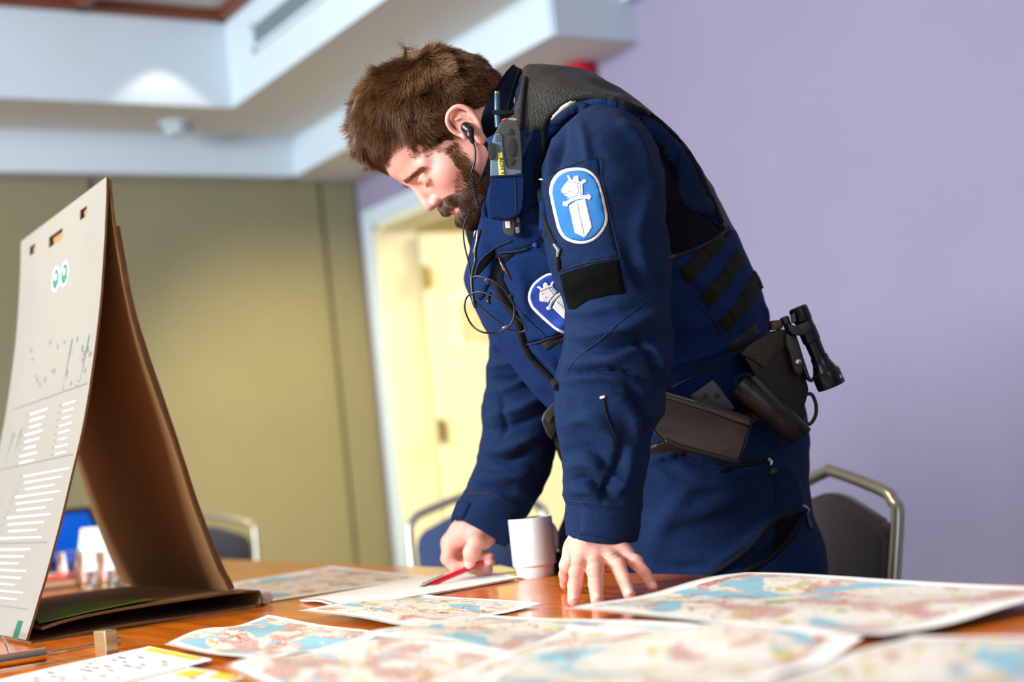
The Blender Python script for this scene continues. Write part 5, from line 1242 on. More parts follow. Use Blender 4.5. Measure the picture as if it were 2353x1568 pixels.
p = hits(tb, [(1775, 1084)])[0][0]; v = (CO - p) / np.linalg.norm(CO - p); MB().lathe([(0, .004), (.006, .004), (.0075, .002), (.0075, 0), (0, 0)], p + v * .005, axis=v, seg=24).build('zip_pull', m_plast, man, smooth=True)
mb = MB(); p = [hits(tb, [(x, y)])[0][0] + v * .010 for x, y in ((1854, 1180), (1858, 1196), (1864, 1214))]; mb.tube(p, [.003, .004, .0035], 8).build('zip_pull', m_plast, man)
# ================================================================== HAIR AND BEARD (solid base + many fine tapered strands)
def hl(P): return (np.asarray(P) - O) @ HR     # world -> head frame
def prof(px_, xs=.062):
    """photo pixel -> (y, z) in the head's side profile, on the plane x = xs"""
    p0 = O + Xh * xs; r = []
    for x, y in px_: q = hl(PP(x, y, p0, Xh)); r.append((q[1], q[2]))
    return np.array(r)
def hair_mat(name, rgb, tip, rough=.42):
    m = bpy.data.materials.new(name); m.use_nodes = True; nt = m.node_tree; b = nt.nodes['Principled BSDF']
    at = nt.nodes.new('ShaderNodeAttribute'); at.attribute_name = 'strand'
    mx = nt.nodes.new('ShaderNodeMix'); mx.data_type = 'RGBA'; mx.inputs[6].default_value = lin(rgb) + (1,); mx.inputs[7].default_value = lin(tip) + (1,)
    nt.links.new(at.outputs['Fac'], mx.inputs[0]); nt.links.new(mx.outputs[2], b.inputs['Base Color'])
    b.inputs['Roughness'].default_value = rough; b.inputs['Specular IOR Level'].default_value = .55; return m
m_base = mat('hair root shadow', (24, 15, 9), .95, spec=.05)
m_hair = hair_mat('brown hair', (42, 26, 13), (140, 94, 46)); m_beard = hair_mat('reddish brown beard', (40, 22, 13), (112, 66, 38)); m_brow = hair_mat('eyebrow', (112, 66, 38), (164, 108, 66))
def strands(name, roots, normals, dirs, length, r0, m, parent, curl=.3, segs=5, lift=.4, clump=None, seed=0):
    rs = np.random.default_rng(seed); n = len(roots); L = length * rs.uniform(.7, 1.15, n); P = [roots]; d = dirs + normals * lift; d /= np.linalg.norm(d, axis=1)[:, None]
    cn = np.stack([vnoise(roots * 55 + 3 + seed), vnoise(roots * 55 + 31 + seed), vnoise(roots * 55 + 77 + seed)], 1)
    rd = rs.normal(0, 1, (n, 3)) * .25; p = roots.copy()
    for k in range(segs):
        t = (k + 1) / segs; dd = d + cn * curl * (.4 + t) + rd * curl * .6 - normals * lift * .55 * t; dd /= np.linalg.norm(dd, axis=1)[:, None]; p = p + dd * (L / segs)[:, None]; P.append(p)
    P = np.stack(P, 1); S_ = segs + 1
    T = np.gradient(P, axis=1); T /= np.linalg.norm(T, axis=2, keepdims=True) + 1e-9; A = np.cross(T, normals[:, None, :] + 1e-3); A /= np.linalg.norm(A, axis=2, keepdims=True) + 1e-9; B = np.cross(T, A)
    rad = (r0 * np.linspace(1, .25, S_) ** .8)[None, :, None]; V = np.stack([P + rad * (math.cos(a) * A + math.sin(a) * B) for a in (0, 2.094, 4.189)], 2)   # n,S,3,3
    base = (np.arange(n) * S_ * 3)[:, None, None]; i = np.arange(segs)[None, :, None] * 3; k = np.arange(3)[None, None, :]; k2 = (k + 1) % 3
    F = np.stack([base + i + k, base + i + k2, base + i + 3 + k2, base + i + 3 + k], -1).reshape(-1, 4)
    o = fast_mesh(name, V.reshape(-1, 3), F, m, parent, True)
    at = o.data.attributes.new('strand', 'FLOAT', 'POINT'); val = np.clip(rs.beta(1.6, 2.2, n)[:, None] * .8 + np.linspace(0, .3, S_)[None, :], 0, 1); at.data.foreach_set('value', np.repeat(val[:, :, None], 3, 2).ravel().astype(np.float32))
    return o
HLINE = [(872, 382), (897, 336), (926, 325), (942, 344), (964, 357), (1002, 341), (1031, 353), (1053, 376), (1060, 372), (1052, 340), (1040, 310), (1036, 275), (1044, 250), (1066, 240), (1090, 250), (1108, 278), (1116, 300), (1150, 215), (1260, 100), (900, -150), (550, 150), (650, 500), (800, 500)]
hp = np.concatenate([prof(HLINE[:2], .02), prof(HLINE[2:4], .05), prof(HLINE[4:12], .080), prof(HLINE[12:], .062)])
def in_hair(q): return inpoly(q[:, 1:3], hp) & (q[:, 2] > -.06)
def build_hair_base():
    g = Grid((-.11, -.13, -.08), (.11, .19, .20), .0025); skull(g, .0045)
    g.ell((0, .010, .052), (.083, .104, .094), k=.02); g.ell((0, .050, .090), (.072, .075, .073), k=.03); g.ell((0, .100, .098), (.050, .034, .033), k=.02); g.ell((0, -.05, .02), (.066, .048, .06), k=.03)
    g.cap((0, -.035, .125), (.0, -.048, .152), .014, .004, k=.02)
    V, F = g.mesh(); V = relax(V, F, 1, .5); c = V[F].mean(1); keep = in_hair(c); return V, F[keep]
gV, gF = build_hair_base(); used = np.unique(gF); remap = np.full(len(gV), -1); remap[used] = np.arange(len(used)); gV = gV[used]; gF = remap[gF]
gN = vnormals(gV, gF)
# uneven tufts in the solid base
gV = gV + gN * (.0022 * (vnoise(gV * np.array([60, 60, 60]) + 5) + .7 * vnoise(gV * 130 + 9)) - .0035)[:, None]
hair = fast_mesh('hair', hwv(gV), gF[:, ::-1], m_base, man)
at = hair.data.attributes.new('strand', 'FLOAT', 'POINT'); at.data.foreach_set('value', np.full(len(gV), .1, np.float32))
def sample(V, F, N, n, rs):
    a = np.linalg.norm(np.cross(V[F[:, 2]] - V[F[:, 0]], V[F[:, 3]] - V[F[:, 1]]), axis=1); f = F[rs.choice(len(F), n, p=a / a.sum())]; u, v = rs.uniform(0, 1, (2, n, 1))
    w = [(1 - u) * (1 - v), u * (1 - v), u * v, (1 - u) * v]; P = sum(w[k] * V[f[:, k]] for k in range(4)); M_ = sum(w[k] * N[f[:, k]] for k in range(4)); return P, M_ / (np.linalg.norm(M_, axis=1)[:, None] + 1e-9)
rs = np.random.default_rng(11)
P, M_ = sample(gV, gF, gN, 46000, rs)
wh = np.array([0.01, -.040, .150]); fl = P - wh; fl[:, 2] -= .25 * np.abs(fl[:, 2]); sw = np.cross(M_, fl) * .35; fl = fl + sw
front = np.clip((P[:, 1] - .06) / .06, 0, 1)[:, None]; fl = fl / np.linalg.norm(fl, axis=1)[:, None] * (1 - .5 * front) + np.array([0, .5, -.35]) * front + np.array([1, 0, 0]) * (vnoise(P * 30 + 2) * .8)[:, None] * front
side_ = np.clip((np.abs(P[:, 0]) - .05) / .02, 0, 1)[:, None] * np.clip((.06 - P[:, 2]) / .05, 0, 1)[:, None]; fl = fl * (1 - side_) + np.array([0, -.7, -.6]) * side_
fl -= M_ * (fl * M_).sum(1)[:, None]; fl /= np.linalg.norm(fl, axis=1)[:, None] + 1e-9
Lh = .010 + .015 * np.clip((P[:, 2] - .02) / .09, 0, 1) + .003 * front[:, 0]
strands('hair_strands', hwv(P), M_ @ HR.T, fl @ HR.T, Lh, .00034, m_hair, hair, curl=.8, lift=.30, seed=1)
# hairline fringe rooted on the skin just outside the solid base
hq = hl(hV); hN = vnormals(hV, hF) @ HR; hc = hq[hF].mean(1)
def region(poly, xs=.062, cond=None):
    m = inpoly(hc[:, 1:3], prof(poly, xs));
    if cond is not None: m &= cond(hc)
    return hF[m]
def grow_on(name, F_, n, L_, r, m, parent, d, curl, lift, seed, keep=None):
    rs = np.random.default_rng(seed); P, M_ = sample(hq, F_, hN, n, rs)
    if keep is not None: k = keep(P, rs); P, M_ = P[k], M_[k]
    D = np.repeat(np.array([d], float), len(P), 0); D[:, 0] *= np.sign(P[:, 0]); D -= M_ * (D * M_).sum(1)[:, None]; D /= np.linalg.norm(D, axis=1)[:, None] + 1e-9
    Ls = L_(P) if callable(L_) else np.full(len(P), L_)
    return strands(name, hwv(P), M_ @ HR.T, D @ HR.T, Ls, r, m, parent, curl=curl, lift=lift, seed=seed, segs=4)
F_ = region([(868, 372), (897, 326), (926, 315), (942, 334), (964, 349), (1002, 334), (1031, 345), (1058, 376), (1045, 384), (1026, 362), (1000, 352), (964, 370), (940, 358), (926, 340), (902, 350), (878, 396)])
grow_on('hairline_strands', F_, 900, .007, .00019, m_hair, hair, (.0, -.9, -.2), .4, .25, 21)
# beard and moustache: solid base grown out of the face + strands
def base_patch(name, F_, grow, m, parent, poly=None, fade=.010):
    u = np.unique(F_); mp_ = np.full(len(hq), -1); mp_[u] = np.arange(len(u)); V = hq[u].copy(); N = hN[u]
    f = np.ones(len(V)) if poly is None else np.clip(seg_dist(V[:, 1:3], [tuple(p) for p in poly] + [tuple(poly[0])])[0] / fade, 0, 1)
    g_ = grow(V) if callable(grow) else grow; V = V + N * (g_ * f * .85 * (1 + .2 * vnoise(V * 160) + .2 * vnoise(V * 70)) - .0012 * (1 - f))[:, None]
    o = fast_mesh(name, hwv(V), mp_[F_], m_base, parent); a_ = o.data.attributes.new('strand', 'FLOAT', 'POINT'); a_.data.foreach_set('value', np.full(len(V), .08, np.float32)); return o
BE = [(1046, 450), (1060, 470), (1058, 485), (1050, 560), (1110, 600), (1160, 520), (1150, 420), (1104, 410), (1090, 432), (1068, 446)]
F_ = region(BE, .045, lambda c: (c[:, 2] < -.035))
low = hF[(hc[:, 1] > .050) & (hc[:, 2] < -.076) & (hc[:, 2] > -.13) & (np.abs(hc[:, 0]) < .055)]
F_ = np.unique(np.concatenate([F_, low]), axis=0)
gb = lambda V: .003 + .009 * np.clip((-V[:, 2] - .055) / .035, 0, 1)
beard = base_patch('beard', F_, gb, m_beard, man, prof(BE, .045))
def dens0(P, rs): return rs.uniform(0, 1, len(P)) < 1
def grow_on2(name, F_, n, L_, r, m, parent, d, curl, lift, seed, off=0):
    rs = np.random.default_rng(seed); P, M_ = sample(hq, F_, hN, n, rs); P = P + M_ * (off(P) if callable(off) else off)[:, None] if not np.isscalar(off) or off else P
    D = np.repeat(np.array([d], float), len(P), 0); D[:, 0] *= np.sign(P[:, 0]); D -= M_ * (D * M_).sum(1)[:, None]; D /= np.linalg.norm(D, axis=1)[:, None] + 1e-9
    return strands(name, hwv(P), M_ @ HR.T, D @ HR.T, np.full(len(P), L_), r, m, parent, curl=curl, lift=lift, seed=seed, segs=4)
grow_on2('beard_strands', F_, 24000, .010, .00030, m_beard, beard, (.03, .12, -1), .75, .55, 22, off=lambda P: gb(P) * .9)
# sideburn band and cheek stubble
SB = [(1018, 346), (1036, 330), (1046, 322), (1062, 348), (1082, 384), (1098, 400), (1096, 440), (1076, 436), (1064, 416), (1052, 388), (1036, 366)]
sbj = prof(SB, .06); F2 = region([(1008, 340), (1046, 312), (1070, 340), (1100, 390), (1104, 446), (1068, 446), (1030, 380)], .06); db = seg_dist(hq[F2].mean(1)[:, 1:3], [tuple(p) for p in sbj] + [tuple(sbj[0])])[0]; ins_ = inpoly(hq[F2].mean(1)[:, 1:3], sbj); pr_ = np.where(ins_, .45 + db / .006, .4 - db / .006); F2 = F2[np.random.default_rng(3).uniform(0, 1, len(F2)) < pr_]
sbp = grow_on2('sideburn', F2, 3400, .010, .00022, m_hair, man, (.0, .10, -1), .45, .35, 31)
ST = [(1052, 386), (1066, 418), (1090, 430), (1100, 425), (1090, 440), (1066, 448), (1044, 454), (1040, 440), (1036, 415)]
stj = prof(ST, .055); F3 = region(ST, .055); d3 = seg_dist(hq[F3].mean(1)[:, 1:3], [tuple(p) for p in stj] + [tuple(stj[0])])[0]; F3 = F3[np.random.default_rng(4).uniform(0, 1, len(F3)) < d3 / .007]; grow_on2('cheek_stubble', F3, 800, .0040, .00015, m_brow, sbp, (.0, .2, -1), .3, .8, 32)
# moustache
ML = np.array(cr([(0, .130, -.049), (.016, .127, -.052), (.030, .112, -.061), (.040, .097, -.072), (.043, .088, -.078)], 5))
hA = hc.copy(); hA[:, 0] = np.abs(hA[:, 0]); dm = np.min(np.linalg.norm(hA[:, None, :] - ML[None], axis=2), axis=1)
F4 = hF[(dm < .0105) & (hc[:, 2] < -.0445)]
def gm(V): A_ = V.copy(); A_[:, 0] = np.abs(A_[:, 0]); d_ = np.min(np.linalg.norm(A_[:, None, :] - ML[None], axis=2), axis=1); return .0065 * np.clip(1 - (d_ / .0115) ** 2, 0, 1)
ms = base_patch('moustache', F4, gm, m_beard, man)
grow_on2('moustache_strands', F4, 10000, .011, .00028, m_beard, ms, (.75, -.1, -.9), .40, .45, 24, off=lambda P: gm(P) * .9)
# eyebrows and lashes
bz_ = .019 - .36 * (np.abs(hc[:, 0]) - .013)
F_ = hF[(hc[:, 1] > .080) & (np.abs(hc[:, 2] - bz_) < .0046) & (np.abs(hc[:, 0]) > .011) & (np.abs(hc[:, 0]) < .054)]
grow_on2('eyebrow', F_, 700, .0085, .00024, m_brow, man, (1, .0, -.25), .25, .5, 26)
F_ = hF[(hc[:, 1] > .095) & (hc[:, 2] > -.0155) & (hc[:, 2] < -.0110) & (np.abs(hc[:, 0]) > .020) & (np.abs(hc[:, 0]) < .048)]
grow_on2('eyelashes', F_, 70, .0050, .00016, m_beard, man, (.4, .6, -.6), .15, .9, 27)
# ================================================================== THINGS HE CARRIES
def slab(name, poly, Z, th, m, parent, bev=.002, seg=3, Zr=None, smooth=True, auto=35):
    """solid plate: front outline measured on the photo at distance Z (Zr = distance at its right end), real thickness th"""
    xs = [p[0] for p in poly]; x0, x1 = min(xs), max(xs); Zr = Z if Zr is None else Zr
    P = [PZ(x, y, Z + (Zr - Z) * (x - x0) / max(x1 - x0, 1)) for x, y in poly]; c = np.mean(P, 0); bd = -CN[:, 2] * th
    bm = bmesh.new(); vs = [bm.verts.new(p) for p in P]; f = bm.faces.new(vs); r = bmesh.ops.extrude_face_region(bm, geom=[f])
    for v in r['geom']:
        if isinstance(v, bmesh.types.BMVert): v.co += Vector(bd)
    bmesh.ops.recalc_face_normals(bm, faces=bm.faces[:])
    if bev: bmesh.ops.bevel(bm, geom=bm.edges[:], offset=bev, segments=seg, profile=.6, affect='EDGES', clamp_overlap=True)
    me = bpy.data.meshes.new(name); bm.to_mesh(me); bm.free(); o = link(name, me, m, parent, smooth)
    try: me.set_sharp_from_angle(angle=math.radians(auto))
    except Exception: pass
    return o
ccw = lambda pts: [tuple(p[:2]) for p in cr(pts, 4)]
# ---- handheld radio in the shoulder pocket
rz_ = min(proj(h[0])[2] for h in hits(allb, [(1160, 330), (1160, 400), (1150, 440), (1185, 400), (1130, 400), (1195, 300)])) - .034
def dk(i): return rz_ + i
t = thing('handheld_radio', tuple(PZ(1165, 340, rz_)), 'grey handheld radio with antenna and yellow label in the shoulder pocket', 'radio')
m_rad = mat('dark grey radio shell', (62, 64, 60), .5, bump=.25, bscale=1500); m_radb = mat('blue grey radio side', (98, 122, 136), .5, bump=.2, bscale=1500); m_btn = mat('dark rubber buttons', (34, 38, 38), .6)
BODYR = [(1153, 275), (1160, 272), (1175, 270), (1186, 272), (1192, 281), (1196, 300), (1200, 350), (1202, 440), (1130, 440), (1126, 405), (1126, 380), (1129, 330), (1136, 308), (1146, 290)]
slab('shell', BODYR, dk(0), .032, m_rad, t, bev=.006, seg=4)
slab('side_plate', [(1136, 309), (1146, 306), (1154, 312), (1156, 345), (1162, 378), (1168, 388), (1198, 391), (1200, 436), (1131, 436), (1127, 402), (1128, 376), (1131, 330)], dk(-.002), .006, m_radb, t, bev=.0012)
slab('volume_knob', ccw([(1121, 341), (1123, 332), (1130, 328), (1137, 331), (1140, 345), (1139, 358), (1133, 364), (1126, 366), (1123, 358), (1121, 341)])[:-1], dk(-.008), .016, m_btn, t, bev=.0012)
slab('button_up', [(1164, 310), (1168, 299), (1172, 295), (1177, 298), (1181, 310)], dk(-.0018), .004, m_btn, t, bev=.0009)
slab('button_talk', ccw([(1165, 338), (1168, 322), (1175, 316), (1182, 322), (1186, 340), (1182, 356), (1176, 361), (1168, 354), (1165, 338)])[:-1], dk(-.0022), .004, m_btn, t, bev=.001)
slab('button_down', [(1167, 366), (1183, 366), (1181, 376), (1176, 381), (1171, 378)], dk(-.0018), .004, m_btn, t, bev=.0009)
lab = slab('yellow_label', [(1143, 351), (1154, 350), (1159.5, 402), (1147, 403)], dk(-.0035), .0012, mat('yellow label tape', (246, 232, 110), .5), t, bev=.0003)
mb = MB(); dn = PZ(1156, 402, dk(0)) - PZ(1150, 351, dk(0)); add_text(mb, 'ROH V', .0085, PZ(1152.6, 382, dk(-.0045)), dn, CN[:, 0] * 1.0); mb.build('label_text', mat('label ink', (40, 44, 40), .6), lab)
for i in range(4):
    for j in range(4): MB().lathe([(0, .0003), (.0007, .0003), (.0007, 0)], PZ(1140 + j * 3.0 + i * .3, 312 + i * 4.0, dk(-.0030)), axis=CN[:, 2], seg=8).build('speaker_hole', m_btn, t)
MB().tube([PZ(1142, 213, dk(.004)), PZ(1142, 216, dk(.004)), PZ(1143, 262, dk(.006)), PZ(1146, 292, dk(.008))], [.0030, .0042, .0050, .0058], 16).build('antenna', mat('teal antenna', (36, 76, 92), .35), t, auto=40)
MB().lathe([(0, .0024), (.0035, .002), (.0040, 0), (.0035, -.002)], PZ(1142, 213, dk(.004)), axis=CN[:, 1], seg=16).build('antenna_tip', mat('brass', (170, 150, 110), .3, .8), t, smooth=True)
slab('red_key', [(1153, 274), (1158, 272), (1165, 271), (1163, 275), (1154, 278)], dk(-.0005), .004, mat('red key', (220, 70, 60), .4), t, bev=.0006)
slab('top_button', [(1166, 271), (1178, 270), (1187, 272), (1189, 277), (1180, 278), (1168, 276)], dk(-.0008), .004, mat('brass', (170, 150, 110), .3, .8), t, bev=.0006)
slab('retaining_strap', [(1132, 252), (1165, 254), (1182, 252), (1180, 261), (1160, 264), (1132, 262)], dk(-.002), .014, m_tape, man, bev=.0015)
slab('radio_badge', [(1117, 319), (1135, 309), (1138, 326), (1124, 335)], dk(.012), .003, mat('badge blue', (16, 62, 120), .5), t, bev=.0006)
# pocket that holds it
slab('radio_pocket', ccw([(1126, 404), (1150, 402), (1176, 402), (1201, 400), (1203, 440), (1200, 475), (1192, 492), (1168, 502), (1140, 500), (1124, 494), (1122, 470), (1125, 430), (1126, 404)])[:-1], dk(-.010), .050, m_vest, man, bev=.006, seg=4)
mb = MB(); mb.tube([PZ(1126, 406, dk(-.012)), PZ(1160, 404, dk(-.013)), PZ(1201, 402, dk(-.012))], .0012, 8); mb.build('pocket_hem', m_seam, man)
mb = MB(); mb.tube([PZ(1184, 406, dk(-.0102)), PZ(1185, 450, dk(-.0102)), PZ(1186, 488, dk(-.0102))], .0009, 6); mb.build('pocket_hem', m_seam, man)
# small control unit under the pocket
t = thing('radio_control_unit', tuple(PZ(1175, 520, dk(0))), 'small dark grey push-button unit clipped below the radio pocket', 'radio control')
bz = min(proj(h[0])[2] for h in hits(fb, [(1165, 520), (1185, 520), (1175, 535)])) - .018
slab('shell', ccw([(1155, 508), (1160, 504), (1180, 503), (1182, 520), (1180, 540), (1168, 541), (1158, 532), (1155, 520), (1155, 508)])[:-1], bz, .016, m_rad, t, bev=.003)
slab('side_shell', [(1180, 500), (1196, 498), (1199, 520), (1197, 538), (1180, 541)], bz + .003, .014, m_btn, t, bev=.003)
slab('white_label', [(1160, 509), (1172, 508), (1173, 524), (1162, 524)], bz - .0012, .002, m_pw, t, bev=.0004)
slab('key', [(1186, 500), (1193, 499), (1194, 511), (1187, 512)], bz - .0008, .003, m_radb, t, bev=.001); slab('key', [(1184, 522), (1194, 521), (1195, 535), (1186, 537)], bz - .0008, .003, m_radb, t, bev=.002)
# ---- earpiece and its cables
t = thing('earpiece', tuple(PZ(1075, 298, 2.1)), 'black earpiece in the man\'s ear with coiled cable running down his chest', 'earpiece')
def zof(x, y, d): 
    h = hit(bvh_of(body), x, y)[0]; return proj(h)[2] - d
bb = bvh_of(body)
hb = hit(bb, 1076, 297)[0]; ez = proj(hb)[2]
g = Grid(hb - .04, hb + .04, .0012); ep = [PZ(1073, 295, ez - .004), PZ(1079, 299, ez - .010), PZ(1081, 312, ez - .012), PZ(1086, 326, ez - .011)]
g.ell(ep[0], (.0085, .0085, .0085), k=.003); g.ell(PZ(1070, 291, ez - .006), (.0070,) * 3, k=.003); g.chain(ep, [.0070, .0062, .0045, .0034], k=.004)
V, F = g.mesh(); fast_mesh('ear_bud', V, F, mat('black rubber', (14, 14, 15), .35), t)
m_cab = mat('black cable', (16, 17, 18), .4)
def zs(x, y, d=.006):
    h = hit(allb, x, y)[0]; h2 = hit(bb, x, y)[0]; c = [proj(q)[2] for q in (h, h2) if q is not None]; return (min(c) - d) if c else None
def cable(pts, r, name, lift=.005, lastZ=2.2, seg=8):
    W_ = [];
    for p in cr(pts, 6):
        z = zs(p[0], p[1], lift); z = lastZ if z is None else z; z = .6 * z + .4 * lastZ if W_ else z; lastZ = z; W_.append(PZ(p[0], p[1], z))
    return MB().tube(W_, r, seg).build(name, m_cab, t, smooth=True)
cable([(1086, 326), (1092, 345), (1091, 370), (1084, 395), (1082, 402)], .0016, 'cable')
W_ = []; turns = 13
for i in range(turns * 10 + 1):
    f_ = i / (turns * 10); x = 1082 + (8 * math.sin(f_ * 1.5)) + f_ * 4 + f_ ** 3 * 4; y = 402 + f_ * 78; a = f_ * turns * 2 * math.pi
    W_.append(PZ(x + 5.0 * math.cos(a), y + 1.0 * math.sin(a), 2.185 + .0035 * math.sin(a)))
MB().tube(W_, .00085, 6).build('coiled_cable', m_cab, t, smooth=True)
ze = 2.185
def free(pts, r, name): return MB().tube([PZ(*p) for p in cr([(x, y, z) for x, y, z in pts], 8)], r, 8).build(name, m_cab, t, smooth=True)
free([(1094, 480, 2.185), (1078, 492, 2.18), (1066, 520, 2.18), (1067, 560, 2.17), (1078, 610, 2.14), (1082, 650, 2.13), (1086, 680, 2.13), (1100, 700, 2.12), (1140, 735, 2.12), (1165, 752, 2.12)], .00125, 'cable')
free([(1104, 530, 2.14), (1093, 570, 2.13), (1092, 600, 2.13), (1084, 640, 2.125), (1088, 690, 2.12), (1094, 708, 2.12)], .0026, 'thick_cable')
free([(1085, 637, 2.12), (1105, 636, 2.11), (1140, 650, 2.10), (1170, 680, 2.10), (1182, 712, 2.10), (1176, 742, 2.10), (1160, 755, 2.105), (1140, 765, 2.11), (1110, 764, 2.11), (1085, 748, 2.12), (1069, 715, 2.12), (1070, 690, 2.12), (1082, 676, 2.12), (1110, 672, 2.11), (1150, 692, 2.10), (1180, 720, 2.10), (1203, 745, 2.10), (1209, 757, 2.10), (1195, 763, 2.105), (1165, 757, 2.11)], .0014, 'cable_loops')
MB().tube([PZ(1156, 757, 2.103), PZ(1166, 750, 2.103)], .0030, 12).build('cable_joint', mat('steel crimp', (120, 122, 124), .3, .8), t)
free([(1126, 676, 2.12), (1122, 690, 2.11), (1124, 700, 2.11)], .0034, 'toggle')
MB().tube([PZ(1088, 545, 2.13), PZ(1092, 532, 2.128), PZ(1099, 529, 2.128), PZ(1094, 560, 2.128), PZ(1087, 582, 2.13)], .0016, 8).build('wire_clip', m_steel, man, smooth=True)

# ---- belt gear
Zb = min(proj(h[0])[2] for h in hits(allb, [(1600, 980), (1660, 1000), (1550, 960)])) - .004
m_gloss = mat('glossy black holster leather', (19, 19, 19), .22, bump=.12, bscale=600, coat=.5, vary=.1, vscale=20)
P1 = [(1496, 985), (1500, 940), (1510, 908), (1526, 899), (1600, 921), (1729, 960), (1727, 985), (1712, 1035), (1698, 1069), (1660, 1060), (1560, 1034), (1528, 1018), (1508, 1002)]
pc = slab('leather_pouch', P1, Zb - .050, .055, m_gloss, man, bev=.009, seg=5, Zr=Zb - .040)
lid = slab('pouch_lid', [(1512, 906), (1526, 897), (1600, 919), (1730, 958), (1727, 984), (1700, 975), (1620, 945), (1540, 920), (1512, 918)], Zb - .0535, .058, m_gloss, pc, bev=.006, seg=4, Zr=Zb - .0435)
slab('pouch_bottom_seam', [(1528, 1018), (1560, 1034), (1660, 1060), (1698, 1069), (1703, 1056), (1660, 1046), (1560, 1020), (1530, 1006)], Zb - .052, .058, m_leather, pc, bev=.003, Zr=Zb - .042)
pl = slab('belt_plate', [(1590, 908), (1639, 873), (1656, 893), (1690, 938), (1676, 948), (1640, 936), (1592, 922)], Zb - .022, .02, mat('dark grey plate', (40, 46, 50), .45), man, bev=.0016)
for x, y in ((1647, 910), (1621, 911)): MB().lathe([(0, .0004), (.0040, .0004), (.0046, 0), (.0046, -.001)], PZ(x, y, Zb - .0223), axis=CN[:, 2], seg=20).build('rivet_hole', mat('hole black', (6, 6, 8), .6), pl)
# baton holder: two rolled lobes with the slot between
t2 = bpy.data.objects.new('baton_holder', bpy.data.meshes.new('baton_holder')); bpy.data.objects.remove(t2)
bh = MB().tube([PZ(*p) for p in cr([(1700, 884, Zb - .03), (1740, 918, Zb - .036), (1790, 962, Zb - .036), (1830, 1003, Zb - .030)], 5)], [.0195] * 3 + [.0205] * 6 + [.0190] * 6 + [.016], 24).build('baton_holder', m_leather, man, auto=50)
MB().tube([PZ(*p) for p in cr([(1730, 868, Zb - .040), (1760, 898, Zb - .044), (1810, 950, Zb - .044), (1854, 993, Zb - .038)], 5)], .0085, 18).build('slot_edge', m_leather, bh, auto=50)
MB().tube([PZ(*p) for p in cr([(1700, 900, Zb - .050), (1690, 880, Zb - .048), (1700, 866, Zb - .046), (1718, 860, Zb - .046), (1729, 868, Zb - .046)], 5)], .0022, 10).build('mouth_rim', m_olive, bh, smooth=True)
for k, (x, y) in enumerate([(1726, 888), (1775, 936)]): pass
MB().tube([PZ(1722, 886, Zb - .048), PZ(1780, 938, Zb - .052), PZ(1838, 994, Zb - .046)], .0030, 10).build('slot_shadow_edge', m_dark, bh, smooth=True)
# big leather pouch with curved flap
big = slab('leather_case', ccw([(1712, 822), (1740, 790), (1774, 769), (1800, 759), (1820, 780), (1834, 820), (1848, 862), (1858, 896), (1850, 930), (1842, 960), (1800, 950), (1760, 905), (1735, 860), (1712, 822)])[:-1], Zb - .030, .06, m_leather, man, bev=.008, seg=4, Zr=Zb - .01)
slab('case_flap', ccw([(1704, 812), (1730, 788), (1772, 766), (1800, 757), (1816, 766), (1824, 785), (1800, 800), (1775, 822), (1760, 845), (1740, 832), (1722, 822), (1704, 816)])[:-1], Zb - .040, .03, mat('worn brown black leather', (42, 38, 27), .42, bump=.4, bscale=400, vary=.2, vscale=40), big, bev=.006, seg=4, Zr=Zb - .022)
slab('case_side_strap', ccw([(1806, 766), (1822, 776), (1838, 810), (1846, 845), (1838, 862), (1826, 850), (1816, 815), (1804, 785)])[:-1], Zb - .038, .02, m_leather, big, bev=.004)
MB().lathe([(0, .003), (.0035, .0028), (.0050, .0015), (.0056, 0), (0, 0)], PZ(1834, 832, Zb - .040), axis=CN[:, 2], seg=20).build('snap', m_steel, big, smooth=True)
slab('belt_keeper', [(1771, 742), (1778, 737), (1796, 735), (1800, 752), (1796, 757), (1774, 760)], Zb - .02, .03, mat('grey brown plastic', (62, 56, 46), .4), man, bev=.003)
mb = MB(); mb.tube([PZ(x, y, Zb) for x, y in cr([(1853, 905), (1866, 908), (1875, 930), (1874, 955), (1862, 974), (1850, 972), (1846, 960)], 6)], .0030, 12); mb.build('carry_ring', m_plast, man, smooth=True)
bk = slab('belt_buckle', [(1244, 968), (1247, 955), (1271, 925), (1286, 924), (1294, 936), (1296, 962), (1280, 990), (1268, 1012), (1256, 998)], 2.31, .03, m_leather, man, bev=.003)
slab('buckle_plate', [(1248, 953), (1272, 923), (1290, 928), (1270, 962), (1262, 974)], 2.305, .012, mat('dark olive metal', (70, 74, 62), .3, .6), bk, bev=.002)
# ---- flashlight
t = thing('flashlight', tuple(PZ(1868, 790, Zb)), 'black metal flashlight standing upright in a clip at the back of the belt', 'flashlight')
fa, fb_ = PZ(1832, 706, Zb - .02), PZ(1910, 886, Zb - .02); ax = fb_ - fa; L = np.linalg.norm(ax); ax /= L; sc = Zb / FPX
m_al = mat('black anodised aluminium', (20, 24, 27), .28, .4)
MB().lathe([(0, .0), (.012, 0), (.0148, .002), (.0152, .006), (.0152, .022), (.0138, .024), (.0138, .034), (.0145, .035), (.0145, .058), (.0128, .06), (.0122, .085), (.0128, .092), (.0146, .096), (.0146, .1)], fa, axis=ax, seg=40).build('body_tube', m_al, t, auto=30)
MB().lathe([(.0140, .085), (.0142, .094), (.0170, .102), (.0205, .111), (.0215, .113)], fa, axis=ax, seg=40).build('neck', m_al, t, auto=50)
hd_ = MB().lathe([(.0205, .110), (.0222, .111), (.0228, .114), (.0228, .134), (.0222, .1365), (.0195, .1365), (.019, .133), (0, .133)], fa, axis=ax, seg=48).build('head', m_al, t, auto=30)
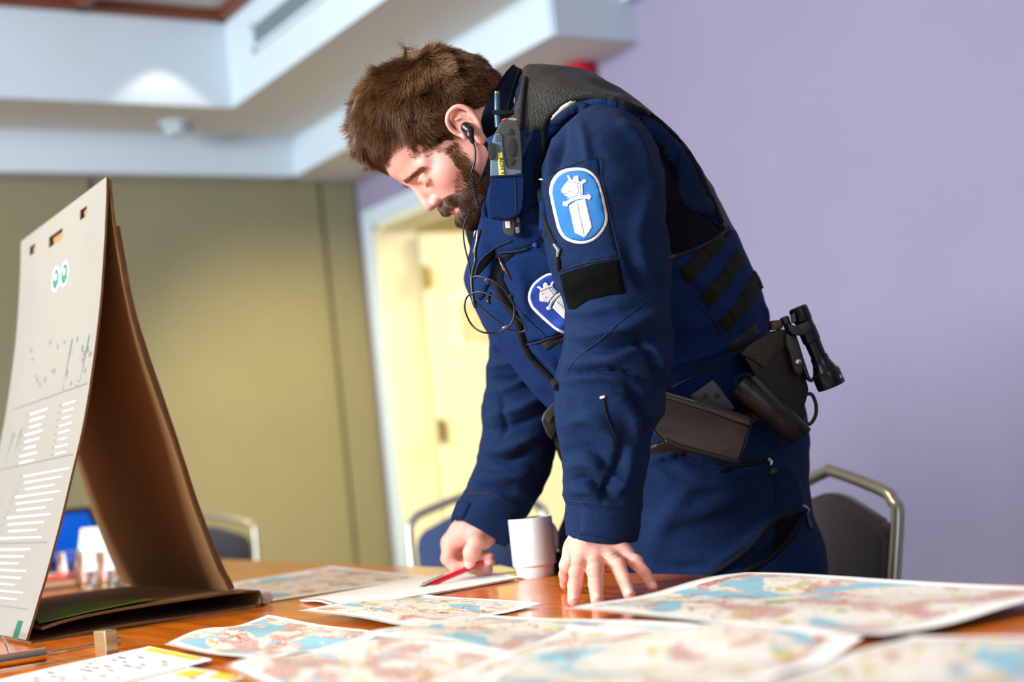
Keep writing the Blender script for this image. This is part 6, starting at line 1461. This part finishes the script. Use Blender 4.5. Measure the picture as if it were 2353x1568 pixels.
for k in range(7): 
    a_ = k; p = fa + ax * (.037 + k * .003) + CN[:, 2] * .0142 + CN[:, 0] * .003; MB().box(p, (.010, .0013, .0016), R=np.stack([np.cross(ax, CN[:, 2]), ax, CN[:, 2]], 1), bev=.0003).build('grip_rib', m_al, t)
mb = MB(); c = fa + ax * .124 + CN[:, 2] * .0205 + np.cross(ax, CN[:, 2]) * -.0095; xd = np.cross(CN[:, 2], ax); xd = xd if np.dot(xd, CN[:, 0]) > 0 else -xd
pt_ = fa + ax * .126 + (xd * .72 + CN[:, 2] * .70) * .0232; add_text(mb, 'LE', .0062, pt_, xd * .75 - CN[:, 2] * .65, -ax); mb.build('lettering', m_pw, hd_)
slab('switch_button', [(1817, 724), (1826, 720), (1830, 740), (1820, 744)], Zb - .046, .006, mat('teal rubber', (30, 74, 90), .5), t, bev=.001)
hld = slab('flashlight_clip', [(1797, 732), (1812, 725), (1818, 742), (1834, 780), (1846, 820), (1862, 868), (1870, 872), (1868, 880), (1855, 872), (1838, 830), (1826, 790), (1806, 750)], Zb - .028, .024, m_plast, man, bev=.002)
slab('clip_lever', [(1808, 744), (1826, 748), (1846, 762), (1842, 772), (1822, 770), (1812, 758)], Zb - .045, .018, m_plast, hld, bev=.002)
slab('clip_band', [(1828, 748), (1858, 738), (1866, 760), (1838, 774)], Zb - .041, .006, m_plast, hld, bev=.002)
# ---- red pen in the right hand
t = thing('red_pen', tuple(PZ(1030, 1325, 2.45)), 'red ballpoint pen with silver clip pointed at the white notes', 'pen')
a, b = PZ(958, 1357, 2.425), PZ(1132, 1283, 2.50); ax = (b - a) / np.linalg.norm(b - a)
m_rp = mat('red pen barrel', (214, 12, 34), .25, coat=.4); m_sil = mat('polished silver', (220, 216, 206), .14, 1.0)
MB().lathe([(.0042, .022), (.0046, .026), (.0048, .06), (.0048, .135), (0, .136)], a, axis=ax, seg=28).build('barrel', m_rp, t, auto=40)
MB().lathe([(0, 0), (.0026, .0), (.0030, .001), (.0030, .006), (.0042, .0075), (.0052, .010), (.0052, .014), (.0046, .016), (.0048, .024), (0, .024)], a, axis=ax, seg=28).build('end_cap', m_sil, t, auto=40)
up = np.array([0, 0, 1.]) - ax * ax[2]; up /= np.linalg.norm(up); w_ = np.cross(ax, up); sd = up * .75 - CN[:, 0] * .1 + CN[:, 2] * .3; sd -= ax * np.dot(sd, ax); sd /= np.linalg.norm(sd); w_ = np.cross(ax, sd)
MB().box(a + ax * .034 + sd * .0072, (.042, .0036, .0012), R=np.stack([ax, w_, sd], 1), bev=.0004).build('clip', m_sil, t)
MB().box(a + ax * .0145 + sd * .0058, (.004, .0036, .004), R=np.stack([ax, w_, sd], 1), bev=.0004).build('clip_root', m_sil, t)
